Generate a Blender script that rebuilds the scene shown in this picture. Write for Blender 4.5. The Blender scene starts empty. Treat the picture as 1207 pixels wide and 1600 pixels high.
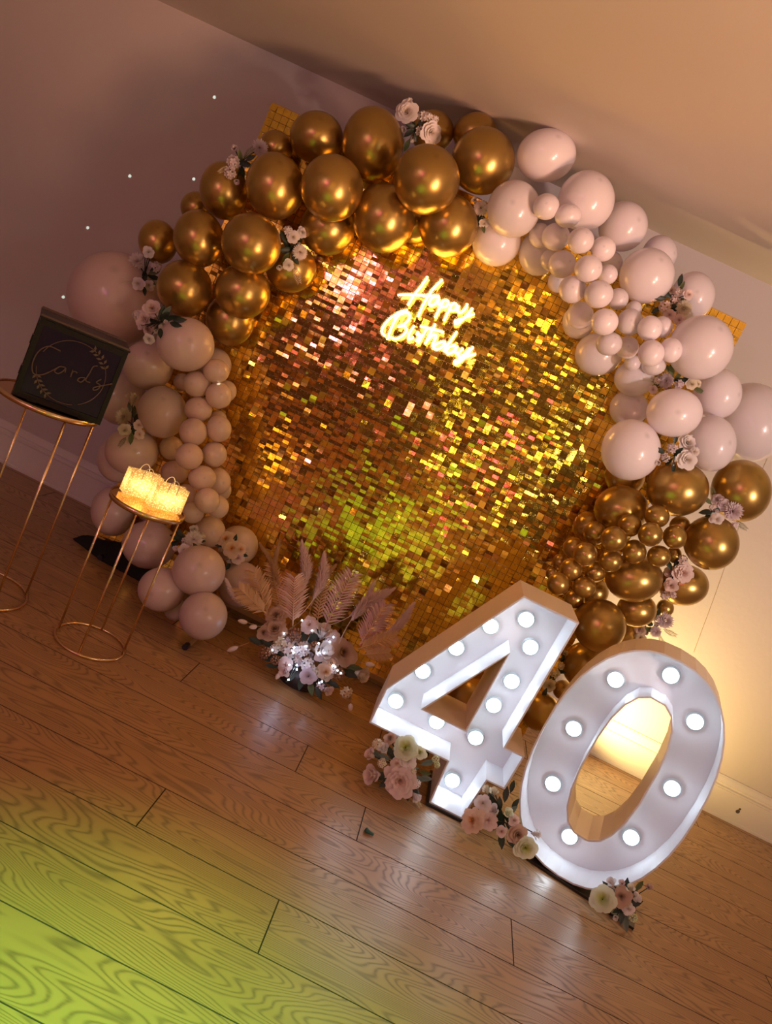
import bpy, math, random
import numpy as np
from mathutils import Vector, Matrix
from mathutils.geometry import tessellate_polygon

scene = bpy.context.scene
col = scene.collection
PI = math.pi

# ---------------------------------------------------------------- camera
CAM_P = Vector((0.0, -4.0811, 1.42))
pitch, roll, yaw = 0.18040, 0.44578, -0.04048
fwd = Vector((math.sin(yaw)*math.cos(pitch), math.cos(yaw)*math.cos(pitch), -math.sin(pitch)))
rgt0 = Vector((math.cos(yaw), -math.sin(yaw), 0))
up0 = rgt0.cross(fwd)
rgt = math.cos(roll)*rgt0 + math.sin(roll)*up0
upv = -math.sin(roll)*rgt0 + math.cos(roll)*up0
CAM_R = Matrix((rgt, upv, -fwd)).transposed()
cam_d = bpy.data.cameras.new('camera')
cam = bpy.data.objects.new('camera', cam_d)
col.objects.link(cam)
cam.matrix_world = Matrix.Translation(CAM_P) @ CAM_R.to_4x4()
cam_d.sensor_fit = 'VERTICAL'
cam_d.sensor_height = 36.0
cam_d.lens = 1260.0/1600.0*36.0
cam_d.clip_start = 0.02
scene.camera = cam

# ---------------------------------------------------------------- exposure, world, lights
scene.view_settings.view_transform = 'Standard'
scene.view_settings.look = 'None'
scene.view_settings.exposure = 0.0
scene.view_settings.gamma = 1.0
scene.view_settings.use_curve_mapping = False
world = bpy.data.worlds.new('night')
scene.world = world
world.use_nodes = True
world.node_tree.nodes['Background'].inputs[0].default_value = (0.02, 0.02, 0.03, 1)
world.node_tree.nodes['Background'].inputs[1].default_value = 0.3

def lamp(name, kind, loc, energy, color, radius=0.1, aim=None, cone=60, blend=0.5):
    d = bpy.data.lights.new(name, kind)
    d.energy = energy
    d.color = color
    d.shadow_soft_size = radius
    if kind == 'SPOT':
        d.spot_size = math.radians(cone)
        d.spot_blend = blend
    o = bpy.data.objects.new(name, d)
    o.location = loc
    if aim is not None:
        o.rotation_euler = (Vector(aim)-Vector(loc)).to_track_quat('-Z', 'Y').to_euler()
    col.objects.link(o)
    return o

# hall fill: unseen, added for warm ambient; bar spots: small lamps behind the photographer
lamp('hall_fill', 'POINT', (3.4, -5.0, 2.15), 62, (1.0, 0.74, 0.60), 0.28)
lamp('bar_spot', 'POINT', (1.2, -7.0, 1.30), 9, (1.0, 0.85, 0.62), 0.06)
lamp('bar_spot', 'POINT', (2.9, -5.4, 1.6), 14, (1.0, 0.85, 0.62), 0.06)
lamp('hall_fill', 'POINT', (-2.5, -6.0, 2.25), 22, (1.0, 0.74, 0.66), 0.12)
lamp('hall_fill', 'POINT', (-1.9, -6.6, 2.0), 11, (1.0, 0.62, 0.62), 0.4)
# disco lights on a stand behind the photographer, plus added amber ceiling fill
lamp('party_light_magenta', 'POINT', (-1.7, -6.3, 1.95), 30, (1.0, 0.06, 0.80), 0.07)
lamp('party_light_pink', 'POINT', (0.35, -6.6, 0.75), 6, (1.0, 0.06, 0.45), 0.09)
lamp('party_light_orange', 'POINT', (0.35, -5.6, 2.38), 16, (1.0, 0.42, 0.06), 0.05)
lamp('party_light_green', 'SPOT', (-0.5, -4.3, 2.3), 880, (0.25, 1.0, 0.20), 0.05, (-0.05, -3.40, 0), 52, 1.0)
lamp('amber_ceiling_fill', 'SPOT', (2.9, -4.3, 0.7), 760, (1.0, 0.50, 0.29), 0.4, (0.0, -1.75, 2.45), 42, 1.0)  # unseen spot added to strengthen the neon's glow on the ceiling
lamp('party_light_peach', 'SPOT', (3.4, -4.6, 1.6), 420, (1.0, 0.72, 0.64), 0.10, (1.15, -0.6, 1.7), 46, 1.0)
lamp('bar_lamp', 'POINT', (-0.15, -7.2, 0.85), 12, (1.0, 0.82, 0.25), 0.14)
lamp('bar_lamp', 'POINT', (0.75, -7.4, 0.95), 9, (1.0, 0.82, 0.25), 0.14)
# warm uplight on the floor behind the right end of the panel
lamp('floor_uplight', 'SPOT', (1.22, -0.36, 0.10), 95, (1.0, 0.68, 0.24), 0.04, (1.75, 0.0, 0.85), 140, 1.0)

# star projector: a spot whose lens throws a handful of small dots
def star_projector():
    loc = Vector((-0.9, -4.6, 2.1))
    aim = Vector((-1.5, 0, 1.5))
    o = lamp('star_projector', 'SPOT', loc, 40, (0.75, 1.0, 0.9), 0.0, aim, 60, 0.1)
    d = o.data
    d.use_nodes = True
    nt = d.node_tree
    em = nt.nodes['Emission']
    geo = nt.nodes.new('ShaderNodeNewGeometry')
    total = None
    rot = o.rotation_euler.to_matrix().transposed()
    for p in [(-2.057, 0, 1.645), (-1.747, 0, 1.765), (-2.167, 0, 1.323), (-2.159, 0, 0.949), (-1.802, 0, 2.158),
              (-0.984, -.53, .914), (-0.726, -.53, 1.18), (-1.01, -.53, 1.407)]:
        v = (loc-Vector(p)).normalized()
        dp = nt.nodes.new('ShaderNodeVectorMath'); dp.operation = 'DOT_PRODUCT'
        nt.links.new(geo.outputs['Incoming'], dp.inputs[0])
        dp.inputs[1].default_value = v
        ab = nt.nodes.new('ShaderNodeMath'); ab.operation = 'ABSOLUTE'
        nt.links.new(dp.outputs['Value'], ab.inputs[0])
        gt = nt.nodes.new('ShaderNodeMath'); gt.operation = 'GREATER_THAN'
        nt.links.new(ab.outputs[0], gt.inputs[0]); gt.inputs[1].default_value = math.cos(0.0017)
        if total is None:
            total = gt
        else:
            ad = nt.nodes.new('ShaderNodeMath'); ad.operation = 'ADD'
            nt.links.new(total.outputs[0], ad.inputs[0]); nt.links.new(gt.outputs[0], ad.inputs[1]); total = ad
    ml = nt.nodes.new('ShaderNodeMath'); ml.operation = 'MULTIPLY'
    nt.links.new(total.outputs[0], ml.inputs[0]); ml.inputs[1].default_value = 30
    nt.links.new(ml.outputs[0], em.inputs['Strength'])
star_projector()

# ---------------------------------------------------------------- helpers
def link(o, parent=None):
    col.objects.link(o)
    if parent is not None:
        o.parent = parent
    return o

def tag(o, label, cat, group=None):
    n = len(label.split())
    assert 4 <= n <= 16, (n, label)
    o['label'] = label
    o['category'] = cat
    if group:
        o['group'] = group
    return o

def empty(name, loc=(0, 0, 0), rz=0.0):
    o = bpy.data.objects.new(name, None)
    o.location = loc
    o.rotation_euler = (0, 0, rz)
    o.empty_display_size = 0.05
    return link(o)

def mesh(name, V, F, mat=None, smooth=False):
    m = bpy.data.meshes.new(name)
    m.from_pydata([tuple(v) for v in V], [], [tuple(int(i) for i in f) for f in F])
    if mat:
        m.materials.append(mat)
    if smooth:
        m.polygons.foreach_set('use_smooth', [True]*len(m.polygons))
    m.update()
    return m

def obj(name, m, parent=None, loc=None, rot=None, scale=None, M=None):
    o = bpy.data.objects.new(name, m)
    if loc is not None: o.location = loc
    if rot is not None: o.rotation_euler = rot
    if scale is not None: o.scale = scale
    if M is not None: o.matrix_local = M
    return link(o, parent)

class MB:
    """collects geometry for one mesh"""
    def __init__(s): s.V = []; s.F = []
    def add(s, V, F):
        k = len(s.V); s.V += [tuple(v) for v in V]; s.F += [tuple(i+k for i in f) for f in F]; return s
    def box(s, c, d, M=None):
        x, y, z = d[0]/2, d[1]/2, d[2]/2
        V = [Vector((sx*x, sy*y, sz*z)) for sz in (-1, 1) for sy in (-1, 1) for sx in (-1, 1)]
        if M is not None: V = [M @ v for v in V]
        V = [v+Vector(c) for v in V]
        return s.add(V, [(0, 2, 3, 1), (4, 5, 7, 6), (0, 1, 5, 4), (2, 6, 7, 3), (0, 4, 6, 2), (1, 3, 7, 5)])
    def tube(s, pts, r, n=8, closed=False, caps=True):
        pts = [Vector(p) for p in pts]; N = len(pts)
        rr = r if isinstance(r, (list, tuple)) else [r]*N
        rings = []; nrm = None
        for i in range(N):
            a = pts[i-1] if (i > 0 or closed) else pts[i]
            b = pts[(i+1) % N] if (i < N-1 or closed) else pts[i]
            t = (b-a).normalized()
            if nrm is None:
                ref = Vector((0, 0, 1)) if abs(t.z) < .9 else Vector((1, 0, 0))
                nrm = t.cross(ref).normalized()
            else:
                nrm = (nrm-t*nrm.dot(t)).normalized()
            bn = t.cross(nrm)
            rings.append([pts[i]+(nrm*math.cos(2*PI*k/n)+bn*math.sin(2*PI*k/n))*rr[i] for k in range(n)])
        V = [v for g in rings for v in g]; F = []
        for i in range(N if closed else N-1):
            j = (i+1) % N
            for k in range(n):
                F.append((i*n+k, i*n+(k+1) % n, j*n+(k+1) % n, j*n+k))
        if not closed and caps:
            F.append(tuple(range(n-1, -1, -1))); F.append(tuple((N-1)*n+k for k in range(n)))
        return s.add(V, F)
    def lathe(s, prof, n=24, c=(0, 0, 0)):
        V = []; F = []; m = len(prof)
        for k in range(n):
            a = 2*PI*k/n
            V += [(c[0]+r*math.cos(a), c[1]+r*math.sin(a), c[2]+z) for r, z in prof]
        for k in range(n):
            j = (k+1) % n
            for i in range(m-1):
                F.append((k*m+i, j*m+i, j*m+i+1, k*m+i+1))
        return s.add(V, F)
    def build(s, name, mat, parent=None, smooth=False, **kw):
        return obj(name, mesh(name, s.V, s.F, mat, smooth), parent, **kw)

def spline(pts, sub=6):
    P = [np.array(p, float) for p in pts]
    P = [2*P[0]-P[1]]+P+[2*P[-1]-P[-2]]
    out = []
    for i in range(1, len(P)-2):
        for k in range(sub):
            t = k/sub
            out.append(.5*((2*P[i])+(P[i+1]-P[i-1])*t+(2*P[i-1]-5*P[i]+4*P[i+1]-P[i+2])*t*t+(3*P[i]-P[i-1]-3*P[i+1]+P[i+2])*t**3))
    out.append(P[-2])
    return out

# ---------------------------------------------------------------- materials
def new_mat(name):
    m = bpy.data.materials.new(name)
    m.use_nodes = True
    return m, m.node_tree, m.node_tree.nodes['Principled BSDF']

def pmat(name, color, rough=0.5, metal=0.0, coat=0.0, emit=None, strength=0.0, noise=0.0, nscale=8.0, bump=0.0, bscale=60.0, spec=0.5):
    m, nt, b = new_mat(name)
    b.inputs['Base Color'].default_value = (*color, 1)
    b.inputs['Roughness'].default_value = rough
    b.inputs['Metallic'].default_value = metal
    b.inputs['Coat Weight'].default_value = coat
    b.inputs['Specular IOR Level'].default_value = spec
    if emit:
        b.inputs['Emission Color'].default_value = (*emit, 1)
        b.inputs['Emission Strength'].default_value = strength
    tc = nt.nodes.new('ShaderNodeTexCoord')
    n = nt.nodes.new('ShaderNodeTexNoise')
    n.inputs['Scale'].default_value = nscale
    nt.links.new(tc.outputs['Object'], n.inputs['Vector'])
    mx = nt.nodes.new('ShaderNodeMix'); mx.data_type = 'RGBA'
    mx.inputs['A'].default_value = (*[c*(1-noise) for c in color], 1)
    mx.inputs['B'].default_value = (*[min(1, c*(1+noise)) for c in color], 1)
    nt.links.new(n.outputs['Fac'], mx.inputs['Factor'])
    nt.links.new(mx.outputs['Result'], b.inputs['Base Color'])
    if bump:
        n2 = nt.nodes.new('ShaderNodeTexNoise'); n2.inputs['Scale'].default_value = bscale
        nt.links.new(tc.outputs['Object'], n2.inputs['Vector'])
        bp = nt.nodes.new('ShaderNodeBump'); bp.inputs['Strength'].default_value = bump; bp.inputs['Distance'].default_value = .01
        nt.links.new(n2.outputs['Fac'], bp.inputs['Height']); nt.links.new(bp.outputs['Normal'], b.inputs['Normal'])
    return m

def math_node(nt, op, a, b=None):
    n = nt.nodes.new('ShaderNodeMath'); n.operation = op
    for i, v in enumerate((a, b)):
        if v is None: continue
        if isinstance(v, (int, float)): n.inputs[i].default_value = v
        else: nt.links.new(v, n.inputs[i])
    return n.outputs[0]

def wood_mat():
    m, nt, b = new_mat('oak_laminate')
    tc = nt.nodes.new('ShaderNodeTexCoord'); oi = nt.nodes.new('ShaderNodeObjectInfo')
    sh = nt.nodes.new('ShaderNodeVectorMath'); sh.operation = 'MULTIPLY_ADD'
    comb = nt.nodes.new('ShaderNodeCombineXYZ')
    r37 = math_node(nt, 'MULTIPLY', oi.outputs['Random'], 37.0)
    r11 = math_node(nt, 'MULTIPLY', oi.outputs['Random'], 91.0)
    nt.links.new(r37, comb.inputs[0]); nt.links.new(r11, comb.inputs[1])
    nt.links.new(tc.outputs['Object'], sh.inputs[0]); sh.inputs[1].default_value = (1.5, 7.5, 1.0)
    nt.links.new(comb.outputs[0], sh.inputs[2])
    n1 = nt.nodes.new('ShaderNodeTexNoise'); n1.inputs['Scale'].default_value = 1.0; n1.inputs['Detail'].default_value = 1.5; n1.inputs['Roughness'].default_value = .35
    nt.links.new(sh.outputs[0], n1.inputs['Vector'])
    # contour lines of the noise field: cathedral grain
    sep = nt.nodes.new('ShaderNodeSeparateXYZ'); nt.links.new(sh.outputs[0], sep.inputs[0])
    lin = math_node(nt, 'MULTIPLY', sep.outputs[1], .9)
    k = math_node(nt, 'ADD', math_node(nt, 'MULTIPLY', n1.outputs['Fac'], 230.0), math_node(nt, 'MULTIPLY', lin, 5.0))
    s = math_node(nt, 'SINE', k)
    s01 = math_node(nt, 'ADD', math_node(nt, 'MULTIPLY', s, .5), .5)
    grain = math_node(nt, 'POWER', s01, 3.0)
    # fine streaks
    st = nt.nodes.new('ShaderNodeVectorMath'); st.operation = 'MULTIPLY'
    nt.links.new(sh.outputs[0], st.inputs[0]); st.inputs[1].default_value = (4, 26, 1)
    n2 = nt.nodes.new('ShaderNodeTexNoise'); n2.inputs['Scale'].default_value = 1.0; n2.inputs['Detail'].default_value = 3
    nt.links.new(st.outputs[0], n2.inputs['Vector'])
    n3 = nt.nodes.new('ShaderNodeTexNoise'); n3.inputs['Scale'].default_value = 1.3; n3.inputs['Detail'].default_value = 2
    nt.links.new(sh.outputs[0], n3.inputs['Vector'])
    brk = math_node(nt, 'MULTIPLY', grain, math_node(nt, 'ADD', .25, n2.outputs['Fac']))
    mx = nt.nodes.new('ShaderNodeMix'); mx.data_type = 'RGBA'
    mx.inputs['A'].default_value = (0.49, 0.285, 0.120, 1); mx.inputs['B'].default_value = (0.35, 0.195, 0.080, 1)
    nt.links.new(n3.outputs['Fac'], mx.inputs['Factor'])
    mx2 = nt.nodes.new('ShaderNodeMix'); mx2.data_type = 'RGBA'
    nt.links.new(mx.outputs['Result'], mx2.inputs['A']); mx2.inputs['B'].default_value = (0.115, 0.065, 0.035, 1)
    nt.links.new(math_node(nt, 'MULTIPLY', brk, .75), mx2.inputs['Factor'])
    nt.links.new(mx2.outputs['Result'], b.inputs['Base Color'])
    b.inputs['Roughness'].default_value = 0.36
    rg = math_node(nt, 'ADD', .30, math_node(nt, 'MULTIPLY', brk, .18)); nt.links.new(rg, b.inputs['Roughness'])
    bp = nt.nodes.new('ShaderNodeBump'); bp.inputs['Strength'].default_value = .12; bp.inputs['Distance'].default_value = .002; bp.invert = True
    nt.links.new(brk, bp.inputs['Height']); nt.links.new(bp.outputs['Normal'], b.inputs['Normal'])
    return m

def balloon_mat(name, color, rough, metal, coat=0.0, sheen_col=None, trans=0.0, spec=.5):
    m, nt, b = new_mat(name)
    at = nt.nodes.new('ShaderNodeAttribute'); at.attribute_name = 'tip'
    oi = nt.nodes.new('ShaderNodeObjectInfo')
    hs = nt.nodes.new('ShaderNodeHueSaturation'); hs.inputs['Color'].default_value = (*color, 1)
    nt.links.new(math_node(nt, 'ADD', .92, math_node(nt, 'MULTIPLY', oi.outputs['Random'], .16)), hs.inputs['Value'])
    mx = nt.nodes.new('ShaderNodeMix'); mx.data_type = 'RGBA'
    nt.links.new(hs.outputs[0], mx.inputs['A']); mx.inputs['B'].default_value = (*[c*.45 for c in color], 1)
    nt.links.new(at.outputs['Fac'], mx.inputs['Factor'])
    nt.links.new(mx.outputs['Result'], b.inputs['Base Color'])
    b.inputs['Roughness'].default_value = rough
    b.inputs['Metallic'].default_value = metal
    b.inputs['Coat Weight'].default_value = coat
    b.inputs['Coat Roughness'].default_value = .08
    b.inputs['Specular IOR Level'].default_value = spec
    if trans:
        tr = nt.nodes.new('ShaderNodeBsdfTranslucent'); nt.links.new(mx.outputs['Result'], tr.inputs[0])
        ms = nt.nodes.new('ShaderNodeMixShader'); ms.inputs[0].default_value = trans
        nt.links.new(b.outputs[0], ms.inputs[1]); nt.links.new(tr.outputs[0], ms.inputs[2])
        nt.links.new(ms.outputs[0], nt.nodes['Material Output'].inputs['Surface'])
    return m

def petal_mat(name, edge, centre, rough=.6):
    m, nt, b = new_mat(name)
    at = nt.nodes.new('ShaderNodeAttribute'); at.attribute_name = 'heart'
    tc = nt.nodes.new('ShaderNodeTexCoord'); n = nt.nodes.new('ShaderNodeTexNoise'); n.inputs['Scale'].default_value = 3
    nt.links.new(tc.outputs['Object'], n.inputs['Vector'])
    mx = nt.nodes.new('ShaderNodeMix'); mx.data_type = 'RGBA'
    mx.inputs['A'].default_value = (*edge, 1); mx.inputs['B'].default_value = (*centre, 1)
    f = math_node(nt, 'ADD', at.outputs['Fac'], math_node(nt, 'MULTIPLY', math_node(nt, 'SUBTRACT', n.outputs['Fac'], .5), .25))
    cl = nt.nodes.new('ShaderNodeClamp'); nt.links.new(f, cl.inputs[0]); nt.links.new(cl.outputs[0], mx.inputs['Factor'])
    nt.links.new(mx.outputs['Result'], b.inputs['Base Color'])
    b.inputs['Roughness'].default_value = rough
    tr = nt.nodes.new('ShaderNodeBsdfTranslucent'); nt.links.new(mx.outputs['Result'], tr.inputs[0])
    ms = nt.nodes.new('ShaderNodeMixShader'); ms.inputs[0].default_value = .2
    nt.links.new(b.outputs[0], ms.inputs[1]); nt.links.new(tr.outputs[0], ms.inputs[2])
    nt.links.new(ms.outputs[0], nt.nodes['Material Output'].inputs['Surface'])
    return m

M_WOOD = wood_mat()
M_WALL = pmat('wall_paint', (0.56, 0.50, 0.48), 0.75, noise=.03, nscale=1.5, bump=.08, bscale=35)
M_CEIL = pmat('ceiling_paint', (0.66, 0.59, 0.56), 0.8, noise=.02, nscale=1.2)
M_TRIM = pmat('gloss_trim_paint', (0.70, 0.65, 0.62), 0.42, noise=.03, nscale=4)
M_DARKWALL = pmat('dark_bar_wall', (0.06, 0.045, 0.04), 0.7, noise=.3, nscale=1)
M_GROOVE = pmat('dark_groove', (0.07, 0.042, 0.024), 0.8, noise=.1)
M_SLAB = pmat('subfloor', (0.06, 0.04, 0.025), 0.8, noise=.1)
M_GOLDB = balloon_mat('chrome_gold_latex', (0.50, 0.33, 0.095), 0.29, 0.88)
M_BLUSH = balloon_mat('blush_latex', (0.70, 0.54, 0.48), 0.28, 0.0, .25, trans=.12)
M_CREAM = balloon_mat('cream_latex', (0.76, 0.57, 0.43), 0.28, 0.0, .3, trans=.12)
M_WHITEB = balloon_mat('white_latex', (0.92, 0.87, 0.92), 0.24, 0.0, .4, trans=.28)
M_LILAC = balloon_mat('lilac_white_latex', (0.86, 0.80, 0.85), 0.32, 0.0, .2, trans=.2)
M_STANDGOLD = pmat('brushed_gold_metal', (0.86, 0.62, 0.34), 0.25, 1.0, noise=.05)
M_BLACK = pmat('black_acrylic', (0.012, 0.010, 0.010), 0.3, noise=.2, nscale=20)
M_BLACKCLOTH = pmat('black_fabric', (0.006, 0.006, 0.006), 0.9, noise=.3, nscale=30, bump=.4, bscale=25)
M_BOXFRAME = pmat('dark_bronze_acrylic', (0.014, 0.010, 0.009), 0.35, noise=.2, spec=.3)
M_BOXGLASS = pmat('tinted_panel', (0.022, 0.014, 0.035), 0.22, noise=.2, nscale=3, spec=.3)
M_BOXGOLD = pmat('bronze_lettering', (0.16, 0.105, 0.07), 0.4, 0.3, noise=.1)
M_NUMIN = pmat('white_foam_board', (0.70, 0.69, 0.73), 0.4, noise=.02)
M_NUMOUT = pmat('ivory_board', (0.88, 0.76, 0.58), 0.38, noise=.03, nscale=3)
M_SOCKET = pmat('bulb_socket_plastic', (0.50, 0.56, 0.58), 0.25)
M_BULB = pmat('lit_bulb', (1, 1, 1), 0.3, emit=(0.78, 0.92, 1.0), strength=21)
M_NEON = pmat('lit_neon_tube', (1, .9, .5), 0.4, emit=(1.0, 0.56, 0.14), strength=20)
M_LED = pmat('lit_fairy_bulb', (1, 1, 1), 0.3, emit=(0.62, 0.76, 1.0), strength=22)
M_WIRE = pmat('thin_wire', (0.5, 0.5, 0.5), 0.3, 1.0)
M_GREEN = pmat('green_rubber', (0.02, 0.11, 0.075), 0.5, noise=.2, nscale=40)
M_MARK = pmat('dark_scuff', (0.10, 0.075, 0.06), 0.8, noise=.3, nscale=60)
M_BACK = pmat('shimmer_backing_lattice', (0.55, 0.36, 0.14), 0.5, 0.0, noise=.08, nscale=3)
M_PIN = pmat('shimmer_pin', (0.9, 0.75, 0.4), 0.25, 0.6)
M_FOOTWOOD = pmat('tan_tube', (0.42, 0.25, 0.12), 0.4, .2, noise=.2)

def tile_mat():
    m, nt, b = new_mat('gold_mirror_sequin')
    b.inputs['Base Color'].default_value = (0.95, 0.64, 0.10, 1)
    b.inputs['Metallic'].default_value = 1.0
    b.inputs['Roughness'].default_value = 0.11
    tc = nt.nodes.new('ShaderNodeTexCoord')
    n = nt.nodes.new('ShaderNodeTexNoise'); n.inputs['Scale'].default_value = 26; n.inputs['Detail'].default_value = 1
    geo = nt.nodes.new('ShaderNodeNewGeometry')
    nt.links.new(geo.outputs['Position'], n.inputs['Vector'])
    bp = nt.nodes.new('ShaderNodeBump'); bp.inputs['Strength'].default_value = .12; bp.inputs['Distance'].default_value = .006
    nt.links.new(n.outputs['Fac'], bp.inputs['Height']); nt.links.new(bp.outputs['Normal'], b.inputs['Normal'])
    return m
M_TILE = tile_mat()

def paper_mat():
    # laser-cut white paper: a fine openwork pattern, lit from inside
    m, nt, b = new_mat('cut_paper')
    tc = nt.nodes.new('ShaderNodeTexCoord')
    v = nt.nodes.new('ShaderNodeTexVoronoi'); v.feature = 'DISTANCE_TO_EDGE'; v.inputs['Scale'].default_value = 130
    nt.links.new(tc.outputs['Object'], v.inputs['Vector'])
    lt = math_node(nt, 'LESS_THAN', v.outputs['Distance'], .16)
    mx = nt.nodes.new('ShaderNodeMix'); mx.data_type = 'RGBA'
    mx.inputs['A'].default_value = (0.95, 0.86, 0.62, 1); mx.inputs['B'].default_value = (0.55, 0.40, 0.20, 1)
    nt.links.new(lt, mx.inputs['Factor']); nt.links.new(mx.outputs['Result'], b.inputs['Base Color'])
    b.inputs['Roughness'].default_value = .8
    tr = nt.nodes.new('ShaderNodeBsdfTranslucent'); nt.links.new(mx.outputs['Result'], tr.inputs[0])
    ms = nt.nodes.new('ShaderNodeMixShader'); ms.inputs[0].default_value = .6
    nt.links.new(b.outputs[0], ms.inputs[1]); nt.links.new(tr.outputs[0], ms.inputs[2])
    nt.links.new(ms.outputs[0], nt.nodes['Material Output'].inputs['Surface'])
    return m
M_PAPER = paper_mat()
M_TWINE = pmat('paper_handle', (0.75, 0.62, 0.50), 0.7)

def clear_mat():
    m, nt, b = new_mat('clear_acrylic')
    b.inputs['Base Color'].default_value = (1, 1, 1, 1); b.inputs['Roughness'].default_value = .05
    tr = nt.nodes.new('ShaderNodeBsdfTransparent')
    ms = nt.nodes.new('ShaderNodeMixShader'); ms.inputs[0].default_value = .10
    nt.links.new(tr.outputs[0], ms.inputs[1]); nt.links.new(b.outputs[0], ms.inputs[2])
    nt.links.new(ms.outputs[0], nt.nodes['Material Output'].inputs['Surface'])
    return m
M_CLEAR = clear_mat()

PET = {'w': petal_mat('white_petal', (.86, .81, .79), (.80, .70, .60)), 'l': petal_mat('mauve_petal', (.70, .60, .64), (.60, .46, .46)),
       'b': petal_mat('blush_petal', (.84, .69, .64), (.76, .52, .44)), 'c': petal_mat('cream_petal', (.78, .70, .54), (.66, .55, .30)),
       't': petal_mat('tan_petal', (.62, .43, .31), (.30, .17, .10)), 'p': petal_mat('peach_petal', (.82, .62, .46), (.85, .45, .12)),
       'y': petal_mat('lime_hearted_petal', (.82, .86, .66), (.58, .66, .10)), 'n': petal_mat('copper_berry', (.32, .15, .07), (.42, .2, .1), .35),
       'g': petal_mat('green_leaf', (.13, .17, .055), (.09, .12, .04)), 'd': petal_mat('dark_leaf', (.022, .042, .028), (.03, .05, .03), .45),
       's': petal_mat('sage_leaf', (.17, .23, .19), (.12, .17, .14))}
M_PLUME = {'pk': petal_mat('pink_pampas', (.92, .74, .68), (.6, .42, .36), .9), 'go': petal_mat('straw_pampas', (.58, .36, .16), (.5, .3, .12), .9)}
M_FROND = {'pg': pmat('rose_gold_palm', (.70, .46, .34), .4, .25, noise=.2), 'go': pmat('straw_palm', (.62, .38, .17), .5, .1, noise=.2),
           'mv': pmat('mauve_gold_palm', (.60, .37, .36), .4, .25, noise=.2)}
M_TAIL = petal_mat('bunny_tail', (.78, .64, .58), (.7, .56, .5), .9)
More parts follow.
